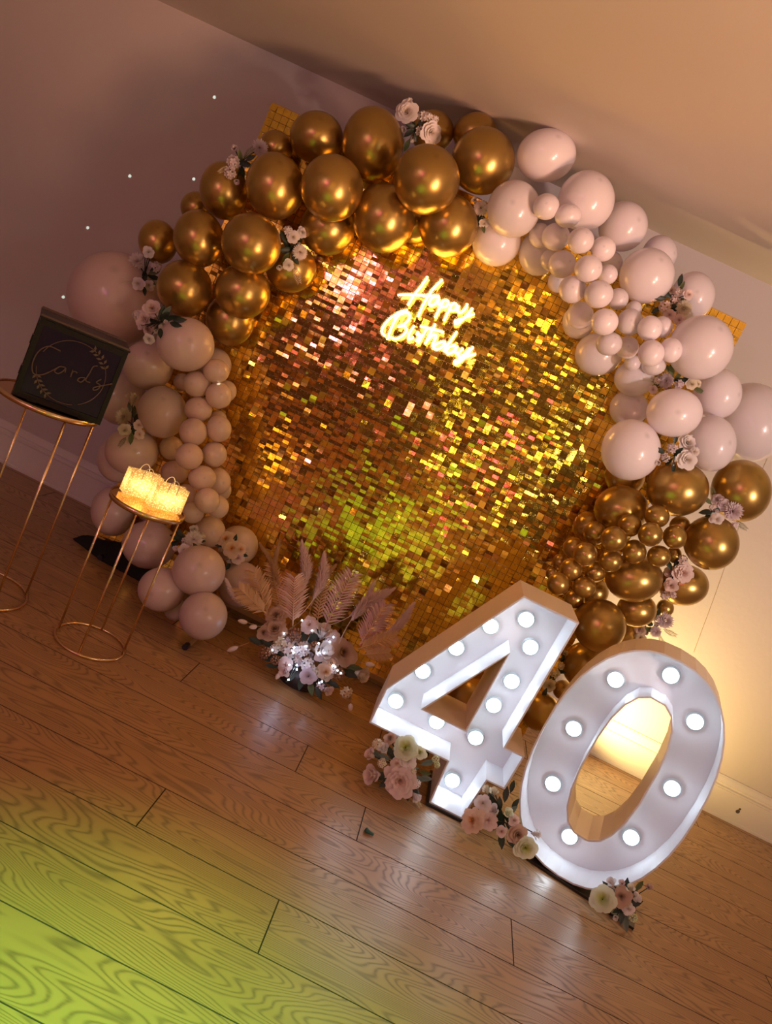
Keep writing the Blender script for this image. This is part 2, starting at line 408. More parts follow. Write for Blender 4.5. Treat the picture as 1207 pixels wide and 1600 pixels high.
# ---------------------------------------------------------------- measured layout (metres)
BALLOONS=[('gold', -1.0576, -0.646, 2.0678, 0.1097, 0.0998, 'chrome gold balloon right of the top left corner of the shimmer panel'),
 ('gold', -0.8228, -0.69, 2.1285, 0.1234, 0.1403, 'tall chrome gold balloon left of the topmost white rose spray'),
 ('gold', -0.6543, -0.52, 2.3071, 0.0907, 0.0846, 'gold balloon half hidden behind the topmost white rose spray'),
 ('gold', -0.4873, -0.52, 2.3708, 0.0925, 0.0818, 'gold balloon peeking out at the top, highest right one of the gold arch'),
 ('gold', -0.3905, -0.69, 2.2447, 0.1261, 0.1258, 'rightmost big gold balloon of the upper arch, beside the white balloons'),
 ('gold', -0.5298, -0.9025, 2.0495, 0.125, 0.1246, 'big glossy gold balloon straight below the topmost white rose spray'),
 ('gold', -0.8595, -0.86, 1.8832, 0.121, 0.124, 'big gold balloon in the front middle of the upper left arch'),
 ('gold', -1.095, -0.78, 1.8086, 0.1164, 0.1279, 'gold balloon touching the chrysanthemum spray by the panel corner'),
 ('gold', -1.2108, -0.6115, 1.9689, 0.0713, 0.0681, 'gold balloon directly under the upper left panel corner, mostly hidden'),
 ('gold', -0.6472, -0.7585, 1.8782, 0.1248, 0.134, 'gold balloon hanging lowest in the middle of the upper arch, rim lit by the sign'),
 ('gold', -0.8654, -0.6524, 1.7606, 0.1138, 0.1077, 'gold balloon above the panel, right of the flower spray with a fern'),
 ('gold', -0.4022, -0.7375, 1.9595, 0.1167, 0.1223, 'low gold balloon at the right end of the gold arch, above the neon sign'),
 ('gold', -0.5418, -0.6119, 1.9272, 0.0689, 0.0749, 'gold balloon glimpsed between two others right above the neon sign'),
 ('gold', -0.942, -0.6474, 1.5521, 0.1068, 0.1004, 'brightly lit gold balloon behind the flower spray with a fern'),
 ('gold', -1.3158, -0.69, 1.7162, 0.0985, 0.1155, 'gold balloon under the pale blossoms at the outer upper left'),
 ('gold', -1.4663, -0.52, 1.6152, 0.0681, 0.068, 'gold balloon mostly hidden on the outer left edge of the arch'),
 ('gold', -1.3021, -0.78, 1.4952, 0.1015, 0.1135, 'gold balloon on the left shoulder of the arch, against the wall'),
 ('gold', -1.5348, -0.6, 1.4125, 0.0825, 0.0918, 'outermost left gold balloon, beside the chrysanthemum spray'),
 ('gold', -1.056, -0.8946, 1.5613, 0.1159, 0.1162, 'big gold balloon with an orange glow, left of the fern spray'),
 ('gold', -1.2786, -0.78, 1.2891, 0.1125, 0.1142, 'gold balloon right of the huge mauve balloon'),
 ('gold', -1.0485, -0.7904, 1.3784, 0.1129, 0.1081, 'gold balloon over the yellow-lit lowest gold balloon on the left'),
 ('gold', -1.0961, -0.6457, 1.2472, 0.1022, 0.1093, 'lowest gold balloon on the left, glowing amber at the panel edge'),
 ('blush', -1.6572, -0.52, 1.1033, 0.2044, 0.2057, 'huge dusky mauve balloon, largest at the far left'),
 ('blush', -1.159, -0.86, 1.0916, 0.1159, 0.1093, 'bright blush balloon with dark leaves at its upper edge'),
 ('blush', -1.0949, -0.6143, 1.0407, 0.0738, 0.0742, 'cream balloon lit amber at the panel edge under the bright blush one'),
 ('blush', -1.3354, -0.69, 0.9224, 0.1058, 0.1059, 'cream pearl balloon right of the card box'),
 ('blush', -1.4642, -0.52, 0.7064, 0.114, 0.1246, 'dim cream balloon half behind the card box corner'),
 ('blush', -1.1688, -0.78, 0.7825, 0.1016, 0.11, 'blush balloon right of the white spray on the left column'),
 ('blush', -1.2304, -0.7724, 0.5692, 0.1124, 0.1011, 'wide blush balloon above the glowing paper bags, under the white spray'),
 ('blush', -1.3228, -0.6375, 0.4729, 0.0924, 0.1029, 'dim mauve balloon sticking out left behind the wide blush balloon'),
 ('blush', -1.2523, -0.6452, 0.2476, 0.0957, 0.1126, 'dark mauve balloon at the floor left of the small stand'),
 ('blush', -1.076, -0.6439, 0.3762, 0.1047, 0.1031, 'dim mauve balloon behind the glowing paper bags'),
 ('blush', -1.0109, -0.7489, 0.2191, 0.1156, 0.1064, 'mauve balloon behind the poles of the small stand'),
 ('cream', -0.7965, -0.7093, 0.3814, 0.0685, 0.0701, 'cream balloon between the two lower left flower sprays'),
 ('cream', -0.6745, -0.6295, 0.3586, 0.0902, 0.0887, 'cream balloon with peach roses on its left side, next to the panel'),
 ('blush', -0.7192, -0.9378, 0.2813, 0.1079, 0.1052, 'big blush balloon in front at the lower left, under two sprays'),
 ('blush', -0.8297, -0.9416, 0.1385, 0.0973, 0.0926, 'mauve balloon low on the left, right of the small stand poles'),
 ('blush', -0.6117, -1.0133, 0.1464, 0.0961, 0.0978, 'lowest blush balloon, nearly on the floor at the lower left'),
 ('blush', -0.581, -0.693, 0.2224, 0.1003, 0.1015, 'blush balloon at the floor, beside the dried palm leaves'),
 ('blush', -0.7626, -0.8666, 0.0548, 0.0475, 0.0487, 'sliver of a mauve balloon behind the two lowest ones'),
 ('cream', -1.1912, -0.63, 0.9129, 0.038, 0.0387, 'small cream balloon, second from the top in the chain beside the left panel edge'),
 ('cream', -1.0696, -0.8074, 0.9586, 0.0568, 0.055, 'small cream balloon, third from the top in the chain beside the left panel edge'),
 ('cream', -1.0145, -0.8126, 1.042, 0.0542, 0.0493, 'small cream balloon, topmost in the chain beside the left panel edge'),
 ('cream', -0.9659, -0.81, 0.9553, 0.0545, 0.055, 'small cream balloon, fifth from the top in the chain beside the left panel edge'),
 ('cream', -0.9956, -0.63, 0.9622, 0.0438, 0.0469, 'small cream balloon, fourth from the top in the chain beside the left panel edge'),
 ('cream', -1.0222, -0.81, 0.8646, 0.0571, 0.0528, 'small cream balloon, sixth from the top in the chain beside the left panel edge'),
 ('cream', -0.9867, -0.8713, 0.7818, 0.0562, 0.0575, 'small cream balloon, ninth from the top in the chain beside the left panel edge'),
 ('cream', -0.9112, -0.81, 0.8295, 0.0522, 0.0557, 'small cream balloon, eighth from the top in the chain beside the left panel edge'),
 ('cream', -0.9807, -0.63, 0.8342, 0.0385, 0.039, 'small cream balloon, seventh from the top in the chain beside the left panel edge'),
 ('cream', -1.0938, -0.72, 0.6463, 0.0508, 0.0524, 'small cream balloon, tenth from the top in the chain beside the left panel edge'),
 ('cream', -0.9508, -0.9087, 0.6914, 0.0558, 0.0547, 'small cream balloon, twelfth from the top in the chain beside the left panel edge'),
 ('cream', -0.8861, -0.81, 0.7232, 0.0524, 0.0534, 'small cream balloon, eleventh from the top in the chain beside the left panel edge'),
 ('cream', -1.0396, -0.72, 0.5554, 0.0591, 0.0527, 'small cream balloon, thirteenth from the top in the chain beside the left panel edge'),
 ('cream', -0.8765, -0.8739, 0.6245, 0.0567, 0.0528, 'small cream balloon, fourteenth from the top in the chain beside the left panel edge'),
 ('cream', -0.8488, -0.72, 0.6048, 0.0541, 0.058, 'small cream balloon, fifteenth from the top in the chain beside the left panel edge'),
 ('cream', -0.8436, -0.63, 0.5553, 0.0446, 0.0483, 'small cream balloon, sixteenth from the top in the chain beside the left panel edge'),
 ('cream', -0.8115, -0.9067, 0.5573, 0.0513, 0.0525, 'small cream balloon, eighteenth from the top in the chain beside the left panel edge'),
 ('cream', -0.7829, -0.8094, 0.5267, 0.045, 0.0487, 'small cream balloon, nineteenth from the top in the chain beside the left panel edge'),
 ('cream', -0.9545, -0.72, 0.488, 0.046, 0.0473, 'small cream balloon, seventeenth from the top in the chain beside the left panel edge'),
 ('cream', -0.8735, -0.81, 0.4547, 0.0476, 0.0462, 'small cream balloon, lowest in the chain beside the left panel edge'),
 ('white', -0.173, -0.69, 2.3628, 0.116, 0.0967, 'topmost white balloon, above all other white ones'),
 ('white', -0.1927, -0.7885, 2.1095, 0.1027, 0.1067, 'white balloon right of the spray where gold meets white'),
 ('white', 0.0443, -0.78, 2.2497, 0.1073, 0.11, 'big white balloon behind the top of the small white chain'),
 ('white', 0.2268, -0.6, 2.2662, 0.0968, 0.0976, 'white balloon on the outer shoulder of the arch, right of the small white chain'),
 ('white', 0.4185, -0.52, 2.2462, 0.0702, 0.0782, 'peach-lit white balloon peeking out at the outer right shoulder'),
 ('white', 0.3917, -0.69, 2.1151, 0.1061, 0.107, 'white balloon left of the blush flower spray with dark leaves'),
 ('white', 0.5987, -0.6299, 2.1333, 0.0841, 0.0944, 'white balloon right of the blush flower spray, left of the panel corner'),
 ('white', 0.6805, -0.8335, 1.9335, 0.1182, 0.1219, 'big glossy white balloon below the right panel corner'),
 ('white', -0.2082, -0.6374, 1.9987, 0.0983, 0.0965, 'amber-lit white balloon just above and right of the neon sign'),
 ('white', -0.0352, -0.623, 2.0293, 0.077, 0.0895, 'amber-lit white balloon at the inner edge behind the small white chain'),
 ('white', 0.3693, -0.6329, 1.7727, 0.0966, 0.0877, 'amber-lit white balloon under the small white chain, inside the arch'),
 ('white', 0.089, -0.5844, 1.9689, 0.0414, 0.0458, 'yellow-lit sliver of a white balloon behind the small chain'),
 ('white', 0.2373, -0.6084, 1.8556, 0.0642, 0.0694, 'yellow-lit white balloon behind the middle of the small chain'),
 ('white', 0.2556, -0.591, 2.1159, 0.0453, 0.055, 'white balloon hidden behind the small chain, showing a peach edge'),
 ('white', 0.5354, -0.6927, 1.7406, 0.0789, 0.0738, 'white balloon left of the low purple-white flower spray'),
 ('white', 0.5837, -0.6175, 1.6288, 0.0788, 0.0763, 'amber-edged white balloon at the inner right edge of the arch'),
 ('white', 0.704, -0.86, 1.6719, 0.104, 0.0926, 'wide white balloon under the low purple-white flower spray'),
 ('white', 0.6239, -0.86, 1.4753, 0.1118, 0.1189, 'big white balloon lowest inside on the right, above the gold ones'),
 ('white', 0.9056, -0.78, 1.6329, 0.091, 0.1103, 'white balloon right of the pair of white roses above the gold'),
 ('white', 0.8572, -0.69, 1.8248, 0.09, 0.1013, 'white balloon on the right between the big glossy one and the frame-cut one'),
 ('white', 1.0759, -0.52, 1.7926, 0.1472, 0.1685, 'huge white balloon cut by the right edge of the photo'),
 ('lilac', -0.0806, -0.89, 2.1452, 0.0492, 0.0469, 'small lilac-white balloon, topmost in the chain on the white right arch'),
 ('lilac', 0.007, -0.89, 2.1489, 0.0489, 0.0425, 'small lilac-white balloon, second from the top in the chain on the white right arch'),
 ('lilac', -0.0581, -0.7307, 2.0743, 0.0421, 0.0477, 'small lilac-white balloon, third from the top in the chain on the white right arch'),
 ('lilac', 0.0007, -0.81, 2.0793, 0.0529, 0.0512, 'small lilac-white balloon, fourth from the top in the chain on the white right arch'),
 ('lilac', 0.0891, -0.95, 2.0757, 0.0479, 0.0467, 'small lilac-white balloon, fifth from the top in the chain on the white right arch'),
 ('lilac', 0.1793, -0.89, 2.0951, 0.0461, 0.0454, 'small lilac-white balloon, sixth from the top in the chain on the white right arch'),
 ('lilac', 0.0247, -0.7208, 2.0118, 0.0422, 0.0412, 'small lilac-white balloon, seventh from the top in the chain on the white right arch'),
 ('lilac', 0.0693, -0.81, 1.9981, 0.053, 0.0519, 'small lilac-white balloon, eighth from the top in the chain on the white right arch'),
 ('lilac', 0.1601, -0.95, 1.9982, 0.0503, 0.0496, 'small lilac-white balloon, ninth from the top in the chain on the white right arch'),
 ('lilac', 0.2429, -0.81, 2.0347, 0.0379, 0.0377, 'small lilac-white balloon, tenth from the top in the chain on the white right arch'),
 ('lilac', 0.1437, -0.89, 1.9184, 0.0517, 0.0512, 'small lilac-white balloon, eleventh from the top in the chain on the white right arch'),
 ('lilac', 0.2359, -0.95, 1.932, 0.0525, 0.0502, 'small lilac-white balloon, twelfth from the top in the chain on the white right arch'),
 ('lilac', 0.3199, -0.81, 1.97, 0.0402, 0.0405, 'small lilac-white balloon, thirteenth from the top in the chain on the white right arch'),
 ('lilac', 0.2191, -0.81, 1.8549, 0.0507, 0.0531, 'small lilac-white balloon, fifteenth from the top in the chain on the white right arch'),
 ('lilac', 0.3006, -0.95, 1.8526, 0.0504, 0.0485, 'small lilac-white balloon, sixteenth from the top in the chain on the white right arch'),
 ('lilac', 0.3952, -0.8626, 1.9044, 0.0488, 0.0497, 'small lilac-white balloon, seventeenth from the top in the chain on the white right arch'),
 ('lilac', 0.4031, -0.72, 1.9758, 0.0314, 0.0319, 'small lilac-white balloon, fourteenth from the top in the chain on the white right arch'),
 ('lilac', 0.4647, -0.9174, 1.9056, 0.0453, 0.0465, 'small lilac-white balloon, nineteenth from the top in the chain on the white right arch'),
 ('lilac', 0.5195, -0.81, 1.9453, 0.0396, 0.0408, 'small lilac-white balloon, eighteenth from the top in the chain on the white right arch'),
 ('lilac', 0.3586, -0.89, 1.7963, 0.0491, 0.0451, 'small lilac-white balloon, twentieth from the top in the chain on the white right arch'),
 ('lilac', 0.4381, -0.81, 1.8223, 0.0428, 0.0438, 'small lilac-white balloon, twenty-first from the top in the chain on the white right arch'),
 ('lilac', 0.5065, -0.95, 1.8225, 0.0473, 0.0488, 'small lilac-white balloon, twenty-third from the top in the chain on the white right arch'),
 ('lilac', 0.5715, -0.9165, 1.8675, 0.0405, 0.0468, 'small lilac-white balloon, twenty-second from the top in the chain on the white right arch'),
 ('lilac', 0.4886, -0.7709, 1.7829, 0.0313, 0.0322, 'small lilac-white balloon, twenty-fourth from the top in the chain on the white right arch'),
 ('lilac', 0.5641, -0.7767, 1.8097, 0.0475, 0.0419, 'small lilac-white balloon, lowest in the chain on the white right arch'),
 ('gold', 0.8748, -0.78, 1.4177, 0.1198, 0.1095, 'big gold balloon under the pair of white roses on the right'),
 ('gold', 1.1254, -0.69, 1.5197, 0.114, 0.1271, 'outermost right gold balloon, at the photo edge'),
 ('gold', 0.7261, -0.7387, 1.2461, 0.1077, 0.0992, 'gold balloon with an orange highlight above the small gold cluster'),
 ('gold', 1.0936, -0.7838, 1.2845, 0.1043, 0.1099, 'gold balloon right of the small gold cluster, against the yellow wall'),
 ('gold', 0.6984, -0.624, 1.3743, 0.0823, 0.0857, 'gold balloon half hidden under the lowest big white balloon'),
 ('gold', 0.6684, -0.609, 1.111, 0.0662, 0.0683, 'amber-lit gold balloon behind the left end of the small gold cluster'),
 ('gold', 0.8932, -0.78, 1.0212, 0.1145, 0.0986, 'wide gold balloon under the small gold cluster'),
 ('gold', 1.1092, -0.69, 1.0736, 0.1023, 0.0874, 'gold balloon right of the blush peony spray on the right'),
 ('gold', 0.8417, -0.86, 0.7976, 0.1045, 0.1071, 'big gold balloon at the upper right corner of the number four'),
 ('gold', 0.9909, -0.69, 0.8934, 0.0822, 0.0721, 'gold balloon left of the lowest mauve spray on the right'),
 ('gold', 1.146, -0.52, 0.9306, 0.0372, 0.0391, 'little patch of gold balloon above the lowest mauve spray'),
 ('gold', 0.9181, -0.69, 0.5813, 0.1009, 0.1021, 'gold balloon between the four and the zero, upper one'),
 ('gold', 0.8199, -0.78, 0.337, 0.0823, 0.0814, 'gold balloon between the four and the zero, nearest the floor'),
 ('gold', 1.0664, -0.52, 0.7589, 0.0652, 0.0618, 'brown-shaded gold balloon just above the top of the zero'),
 ('gold', 0.8241, -0.6011, 0.8706, 0.0589, 0.0606, 'brown-shaded gold balloon tucked under the small gold cluster'),
 ('gold', 0.5539, -0.6362, 0.2039, 0.0961, 0.0942, 'gold balloon seen through the triangular hole of the four'),
 ('gold', 0.9261, -0.52, 0.3905, 0.0453, 0.0452, 'pale edged gold balloon behind the gap of the four and the zero'),
 ('gold', 0.8274, -0.89, 1.2893, 0.0471, 0.0447, 'small gold balloon, sixteenth from the left in the cluster on the lower right'),
 ('gold', 0.7529, -0.89, 1.2132, 0.0454, 0.0449, 'small gold balloon, thirteenth from the left in the cluster on the lower right'),
 ('gold', 0.9728, -0.7162, 1.2875, 0.0417, 0.0418, 'small gold balloon, rightmost in the cluster on the lower right'),
 ('gold', 0.663, -0.81, 1.1192, 0.0448, 0.0489, 'small gold balloon, ninth from the left in the cluster on the lower right'),
 ('gold', 0.7095, -0.95, 1.1442, 0.0497, 0.0492, 'small gold balloon, twelfth from the left in the cluster on the lower right'),
 ('gold', 0.8231, -0.95, 1.2201, 0.0465, 0.0464, 'small gold balloon, fifteenth from the left in the cluster on the lower right'),
 ('gold', 0.9256, -0.89, 1.2481, 0.0444, 0.0472, 'small gold balloon, nineteenth from the left in the cluster on the lower right'),
 ('gold', 0.633, -0.72, 1.0177, 0.044, 0.0452, 'small gold balloon, fifth from the left in the cluster on the lower right'),
 ('gold', 0.652, -0.8927, 1.0354, 0.0465, 0.0478, 'small gold balloon, eighth from the left in the cluster on the lower right'),
 ('gold', 0.8167, -0.89, 1.1286, 0.0455, 0.0475, 'small gold balloon, fourteenth from the left in the cluster on the lower right'),
 ('gold', 0.9075, -0.89, 1.1541, 0.045, 0.0424, 'small gold balloon, seventeenth from the left in the cluster on the lower right'),
 ('gold', 1.0079, -0.72, 1.172, 0.0297, 0.0341, 'small gold balloon, eighteenth from the left in the cluster on the lower right'),
 ('gold', 0.7524, -0.89, 1.0564, 0.0461, 0.0452, 'small gold balloon, eleventh from the left in the cluster on the lower right'),
 ('gold', 0.6299, -0.6232, 0.9236, 0.0349, 0.0384, 'small gold balloon, third from the left in the cluster on the lower right'),
 ('gold', 0.6368, -0.8665, 0.9521, 0.0448, 0.0459, 'small gold balloon, fourth from the left in the cluster on the lower right'),
 ('gold', 0.7368, -0.81, 0.9768, 0.0427, 0.0414, 'small gold balloon, tenth from the left in the cluster on the lower right'),
 ('gold', 0.6097, -0.9103, 0.8856, 0.0445, 0.0454, 'small gold balloon, second from the left in the cluster on the lower right'),
 ('gold', 0.6178, -0.6368, 0.8674, 0.0269, 0.0274, 'small gold balloon, leftmost in the cluster on the lower right'),
 ('gold', 0.7084, -0.8905, 0.9157, 0.0468, 0.043, 'small gold balloon, seventh from the left in the cluster on the lower right'),
 ('gold', 0.7154, -0.81, 0.8405, 0.0407, 0.039, 'small gold balloon, sixth from the left in the cluster on the lower right')]
SPRAYS=[('white rose spray crowning the top of the gold balloon arch', [('R', -0.7626, -0.6285, 2.3074, 0.0415, 'w'), ('R', -0.6379, -0.6292, 2.2756, 0.0389, 'w'), ('H', -0.6996, -0.6136, 2.3237, 0.0234, 'w'), ('H', -0.6697, -0.6279, 2.3235, 0.0233, 'w'), ('H', -0.646, -0.629, 2.328, 0.0181, 'w'), ('H', -0.6827, -0.6187, 2.2651, 0.0208, 'w'), ('B', -0.7438, -0.6285, 2.2436, 0.0156, 'w'), ('B', -0.7112, -0.5623, 2.2414, 0.0159, 'w'), ('B', -0.7685, -0.6285, 2.3499, 0.0129, 'w'), ('L', -0.7206, -0.6845, 2.177, 0.0231, 'g'), ('L', -0.7106, -0.6145, 2.1953, 0.0235, 'g'), ('L', -0.7256, -0.6145, 2.2695, 0.0235, 'd'), ('L', -0.7, -0.5841, 2.2528, 0.0237, 'd'), ('L', -0.7212, -0.6145, 2.2419, 0.0235, 'd')]),
 ('pale blossom and chrysanthemum spray on the outer upper left of the arch', [('M', -1.2365, -0.7121, 1.9266, 0.0337, 'l'), ('H', -1.2839, -0.7921, 1.8235, 0.028, 'l'), ('H', -1.2784, -0.7945, 1.7802, 0.0255, 'l'), ('B', -1.2994, -0.7921, 1.872, 0.0153, 'l'), ('L', -1.2726, -0.7781, 1.859, 0.023, 'g'), ('L', -1.2635, -0.7125, 1.8096, 0.0261, 'd'), ('L', -1.2406, -0.7781, 1.8385, 0.0281, 'd'), ('F', -1.2466, -0.7781, 1.8781, 0.0255, 'g'), ('F', -1.3129, -0.7829, 1.7843, 0.0205, 'c'), ('B', -1.243, -0.7884, 1.7602, 0.0128, 'l'), ('L', -1.2302, -0.7781, 1.8668, 0.0204, 'd')]),
 ('white spray with a small fern at the inner left of the arch', [('H', -0.9792, -0.7673, 1.6774, 0.0206, 'w'), ('R', -0.9522, -0.7673, 1.6623, 0.0232, 'w'), ('R', -0.9332, -0.7319, 1.6971, 0.0208, 'w'), ('M', -0.9074, -0.7441, 1.6211, 0.0312, 'w'), ('R', -0.9214, -0.7761, 1.5542, 0.0207, 'w'), ('B', -0.9519, -0.7733, 1.53, 0.013, 'w'), ('F', -0.8837, -0.746, 1.5375, 0.0314, 'c'), ('L', -0.9677, -0.7429, 1.6053, 0.0287, 'd'), ('L', -0.99, -0.7533, 1.6482, 0.0259, 'd'), ('L', -0.9712, -0.7222, 1.627, 0.0262, 'd'), ('L', -0.947, -0.7598, 1.5758, 0.0234, 'g')]),
 ('white chrysanthemum spray between the huge mauve balloon and the gold', [('M', -1.5922, -0.5886, 1.2977, 0.0391, 'w'), ('R', -1.5533, -0.5669, 1.2862, 0.0225, 'w'), ('H', -1.4794, -0.6467, 1.3154, 0.0247, 'l'), ('R', -1.5163, -0.6924, 1.3571, 0.0216, 'w'), ('R', -1.521, -0.663, 1.2182, 0.0247, 'w'), ('R', -1.4959, -0.6117, 1.2281, 0.0222, 'w'), ('L', -1.5323, -0.604, 1.2542, 0.0251, 'd'), ('L', -1.5163, -0.5527, 1.2662, 0.0254, 'd'), ('F', -1.5573, -0.6816, 1.2078, 0.0219, 'c'), ('L', -1.4976, -0.6287, 1.1983, 0.0194, 'd')]),
 ('blush rose spray with long dark leaves above the bright blush balloon', [('R', -1.3484, -0.8434, 1.1625, 0.0313, 'b'), ('P', -1.3613, -0.8434, 1.109, 0.0366, 'b'), ('H', -1.3954, -0.8434, 1.113, 0.0235, 'l'), ('R', -1.3307, -0.8434, 1.0781, 0.0262, 'b'), ('R', -1.2809, -0.9234, 1.053, 0.0204, 'w'), ('B', -1.2569, -0.9234, 1.1191, 0.0102, 'w'), ('B', -1.2445, -0.9234, 1.144, 0.0102, 'w'), ('B', -1.267, -0.9234, 1.0953, 0.0102, 'w'), ('L', -1.2342, -0.9094, 1.1665, 0.0331, 'd'), ('L', -1.279, -0.9094, 1.1706, 0.0281, 'd'), ('L', -1.1888, -0.9588, 1.1555, 0.0251, 'd'), ('L', -1.1889, -0.9388, 1.1763, 0.0252, 'd'), ('L', -1.2361, -0.9492, 1.0965, 0.0228, 'd'), ('L', -1.2641, -0.9094, 1.1829, 0.0255, 's'), ('L', -1.2592, -0.9094, 1.1577, 0.0281, 'd')]),
 ('small white chrysanthemum spray where the gold balloons meet the white', [('M', -0.3151, -0.73, 2.0744, 0.0304, 'w'), ('R', -0.2774, -0.7212, 2.0266, 0.0178, 'w'), ('B', -0.3521, -0.73, 2.0925, 0.0126, 'w'), ('L', -0.3063, -0.716, 2.0336, 0.0204, 'd'), ('L', -0.2722, -0.7207, 2.0103, 0.0178, 'g'), ('L', -0.3401, -0.716, 2.0853, 0.0178, 'd')]),
 ('blush flower spray with dark leaves on the white balloons near the right panel corner', [('R', 0.5087, -0.6686, 2.1091, 0.0153, 'b'), ('H', 0.506, -0.7165, 2.0342, 0.0252, 'b'), ('H', 0.5334, -0.6946, 2.0763, 0.0228, 'b'), ('R', 0.5389, -0.7165, 2.0141, 0.0202, 'b'), ('M', 0.5757, -0.7115, 2.0612, 0.0328, 'c'), ('R', 0.5625, -0.7368, 2.1085, 0.0175, 'b'), ('H', 0.5307, -0.7146, 2.1076, 0.0151, 'b'), ('P', 0.5815, -0.7165, 2.012, 0.0202, 'b'), ('L', 0.5198, -0.6788, 2.156, 0.0228, 'd'), ('L', 0.4928, -0.7025, 2.0811, 0.0227, 'd'), ('L', 0.4737, -0.7293, 2.0529, 0.0226, 'd'), ('L', 0.4849, -0.7025, 2.0125, 0.0203, 'd'), ('L', 0.533, -0.704, 2.1342, 0.0176, 'g')]),
 ('flat purple-white flower spray across the white balloons on the right', [('M', 0.6396, -0.7637, 1.7771, 0.0302, 'l'), ('H', 0.6065, -0.7637, 1.7615, 0.0151, 'b'), ('R', 0.6096, -0.7637, 1.7244, 0.0152, 'b'), ('H', 0.6907, -0.7637, 1.7847, 0.0201, 'l'), ('R', 0.7313, -0.7637, 1.8065, 0.0201, 'c'), ('R', 0.7576, -0.7343, 1.8193, 0.0152, 'c'), ('L', 0.6412, -0.7497, 1.8221, 0.0227, 'g'), ('L', 0.7709, -0.7423, 1.8006, 0.0227, 'g'), ('L', 0.6245, -0.7497, 1.8225, 0.0177, 'g'), ('F', 0.5759, -0.7671, 1.7499, 0.0176, 'c'), ('L', 0.6739, -0.7497, 1.8127, 0.0202, 'g'), ('L', 0.7063, -0.7497, 1.8142, 0.0202, 'd')]),
 ('pair of white roses with dark leaves between white and gold on the right', [('R', 0.8103, -0.8325, 1.5933, 0.0323, 'w'), ('R', 0.8302, -0.8657, 1.5341, 0.0345, 'w'), ('M', 0.8423, -0.8641, 1.5727, 0.0197, 'w'), ('H', 0.7599, -0.8657, 1.5495, 0.0222, 'l'), ('H', 0.7537, -0.8657, 1.5054, 0.0198, 'l'), ('B', 0.7243, -0.9305, 1.4752, 0.0121, 'w'), ('B', 0.7979, -0.8471, 1.4975, 0.0099, 'w'), ('L', 0.7089, -0.9217, 1.5183, 0.0219, 'd'), ('L', 0.7918, -0.8517, 1.5473, 0.0223, 'd'), ('L', 0.8026, -0.8518, 1.4864, 0.0199, 'd'), ('L', 0.7576, -0.8517, 1.5857, 0.0173, 'd'), ('L', 0.7907, -0.7994, 1.4979, 0.0202, 'd')]),
 ('mauve chrysanthemum spray between the outer gold balloons on the right', [('R', 1.0347, -0.7673, 1.4485, 0.0217, 'l'), ('R', 1.0617, -0.7861, 1.4388, 0.0228, 'l'), ('M', 1.1028, -0.7979, 1.4324, 0.0379, 'l'), ('R', 1.0458, -0.8445, 1.3781, 0.0225, 'w'), ('H', 1.0272, -0.7932, 1.4116, 0.0152, 'l'), ('H', 1.1367, -0.7932, 1.3885, 0.0152, 'l'), ('L', 1.0005, -0.7792, 1.4277, 0.0203, 'g'), ('L', 1.0182, -0.7792, 1.3849, 0.0255, 'd'), ('F', 1.1612, -0.7792, 1.3981, 0.0229, 'g'), ('F', 1.0227, -0.7384, 1.4615, 0.0206, 'g'), ('L', 1.0351, -0.7792, 1.3846, 0.0229, 'd')]),
 ('blush peony spray at the right of the wide gold balloon', [('R', 1.0197, -0.7519, 1.1078, 0.0235, 'b'), ('P', 1.0555, -0.7813, 1.1272, 0.0362, 'b'), ('H', 1.0289, -0.7827, 1.176, 0.0206, 'b'), ('R', 1.0373, -0.7838, 1.0594, 0.0259, 'b'), ('H', 1.0454, -0.7538, 1.0103, 0.021, 'l'), ('H', 1.0618, -0.7871, 1.028, 0.0156, 'l'), ('L', 0.9941, -0.7687, 1.1317, 0.0233, 'd'), ('L', 1.0217, -0.7413, 1.0551, 0.0236, 'd'), ('L', 1.044, -0.7734, 1.0838, 0.0208, 'd'), ('P', 1.0481, -0.7471, 1.1477, 0.0235, 'b')]),
 ('lowest mauve spray above the zero, against the yellow-lit wall', [('M', 1.1472, -0.5991, 0.8914, 0.0358, 'l'), ('H', 1.1235, -0.5991, 0.8793, 0.0248, 'l'), ('M', 1.1343, -0.5991, 0.8304, 0.0249, 'l'), ('R', 1.0724, -0.5889, 0.808, 0.025, 'b'), ('R', 1.0889, -0.5996, 0.7782, 0.0222, 'c'), ('L', 1.0755, -0.6551, 0.86, 0.0245, 'd'), ('L', 1.1037, -0.5851, 0.8196, 0.025, 'g'), ('F', 1.1927, -0.5851, 0.8525, 0.0249, 'g'), ('F', 1.1779, -0.5851, 0.8062, 0.0222, 'g'), ('L', 1.1214, -0.5434, 0.9025, 0.0224, 'd')]),
 ('cream white spray on the left balloon column beside the card box', [('T', -1.3127, -0.7685, 0.7705, 0.0272, 'c'), ('M', -1.3192, -0.7685, 0.6897, 0.0382, 'c'), ('R', -1.2624, -0.8515, 0.6577, 0.024, 'c'), ('R', -1.2164, -0.8485, 0.703, 0.0186, 'b'), ('R', -1.1989, -0.8477, 0.6672, 0.0187, 'b'), ('L', -1.2908, -0.7545, 0.7239, 0.0246, 'g'), ('L', -1.2187, -0.8654, 0.6411, 0.0239, 'g'), ('L', -1.2721, -0.7545, 0.7087, 0.0219, 'd'), ('L', -1.2295, -0.8335, 0.6666, 0.0241, 'd'), ('F', -1.2405, -0.8801, 0.6169, 0.0212, 'g')]),
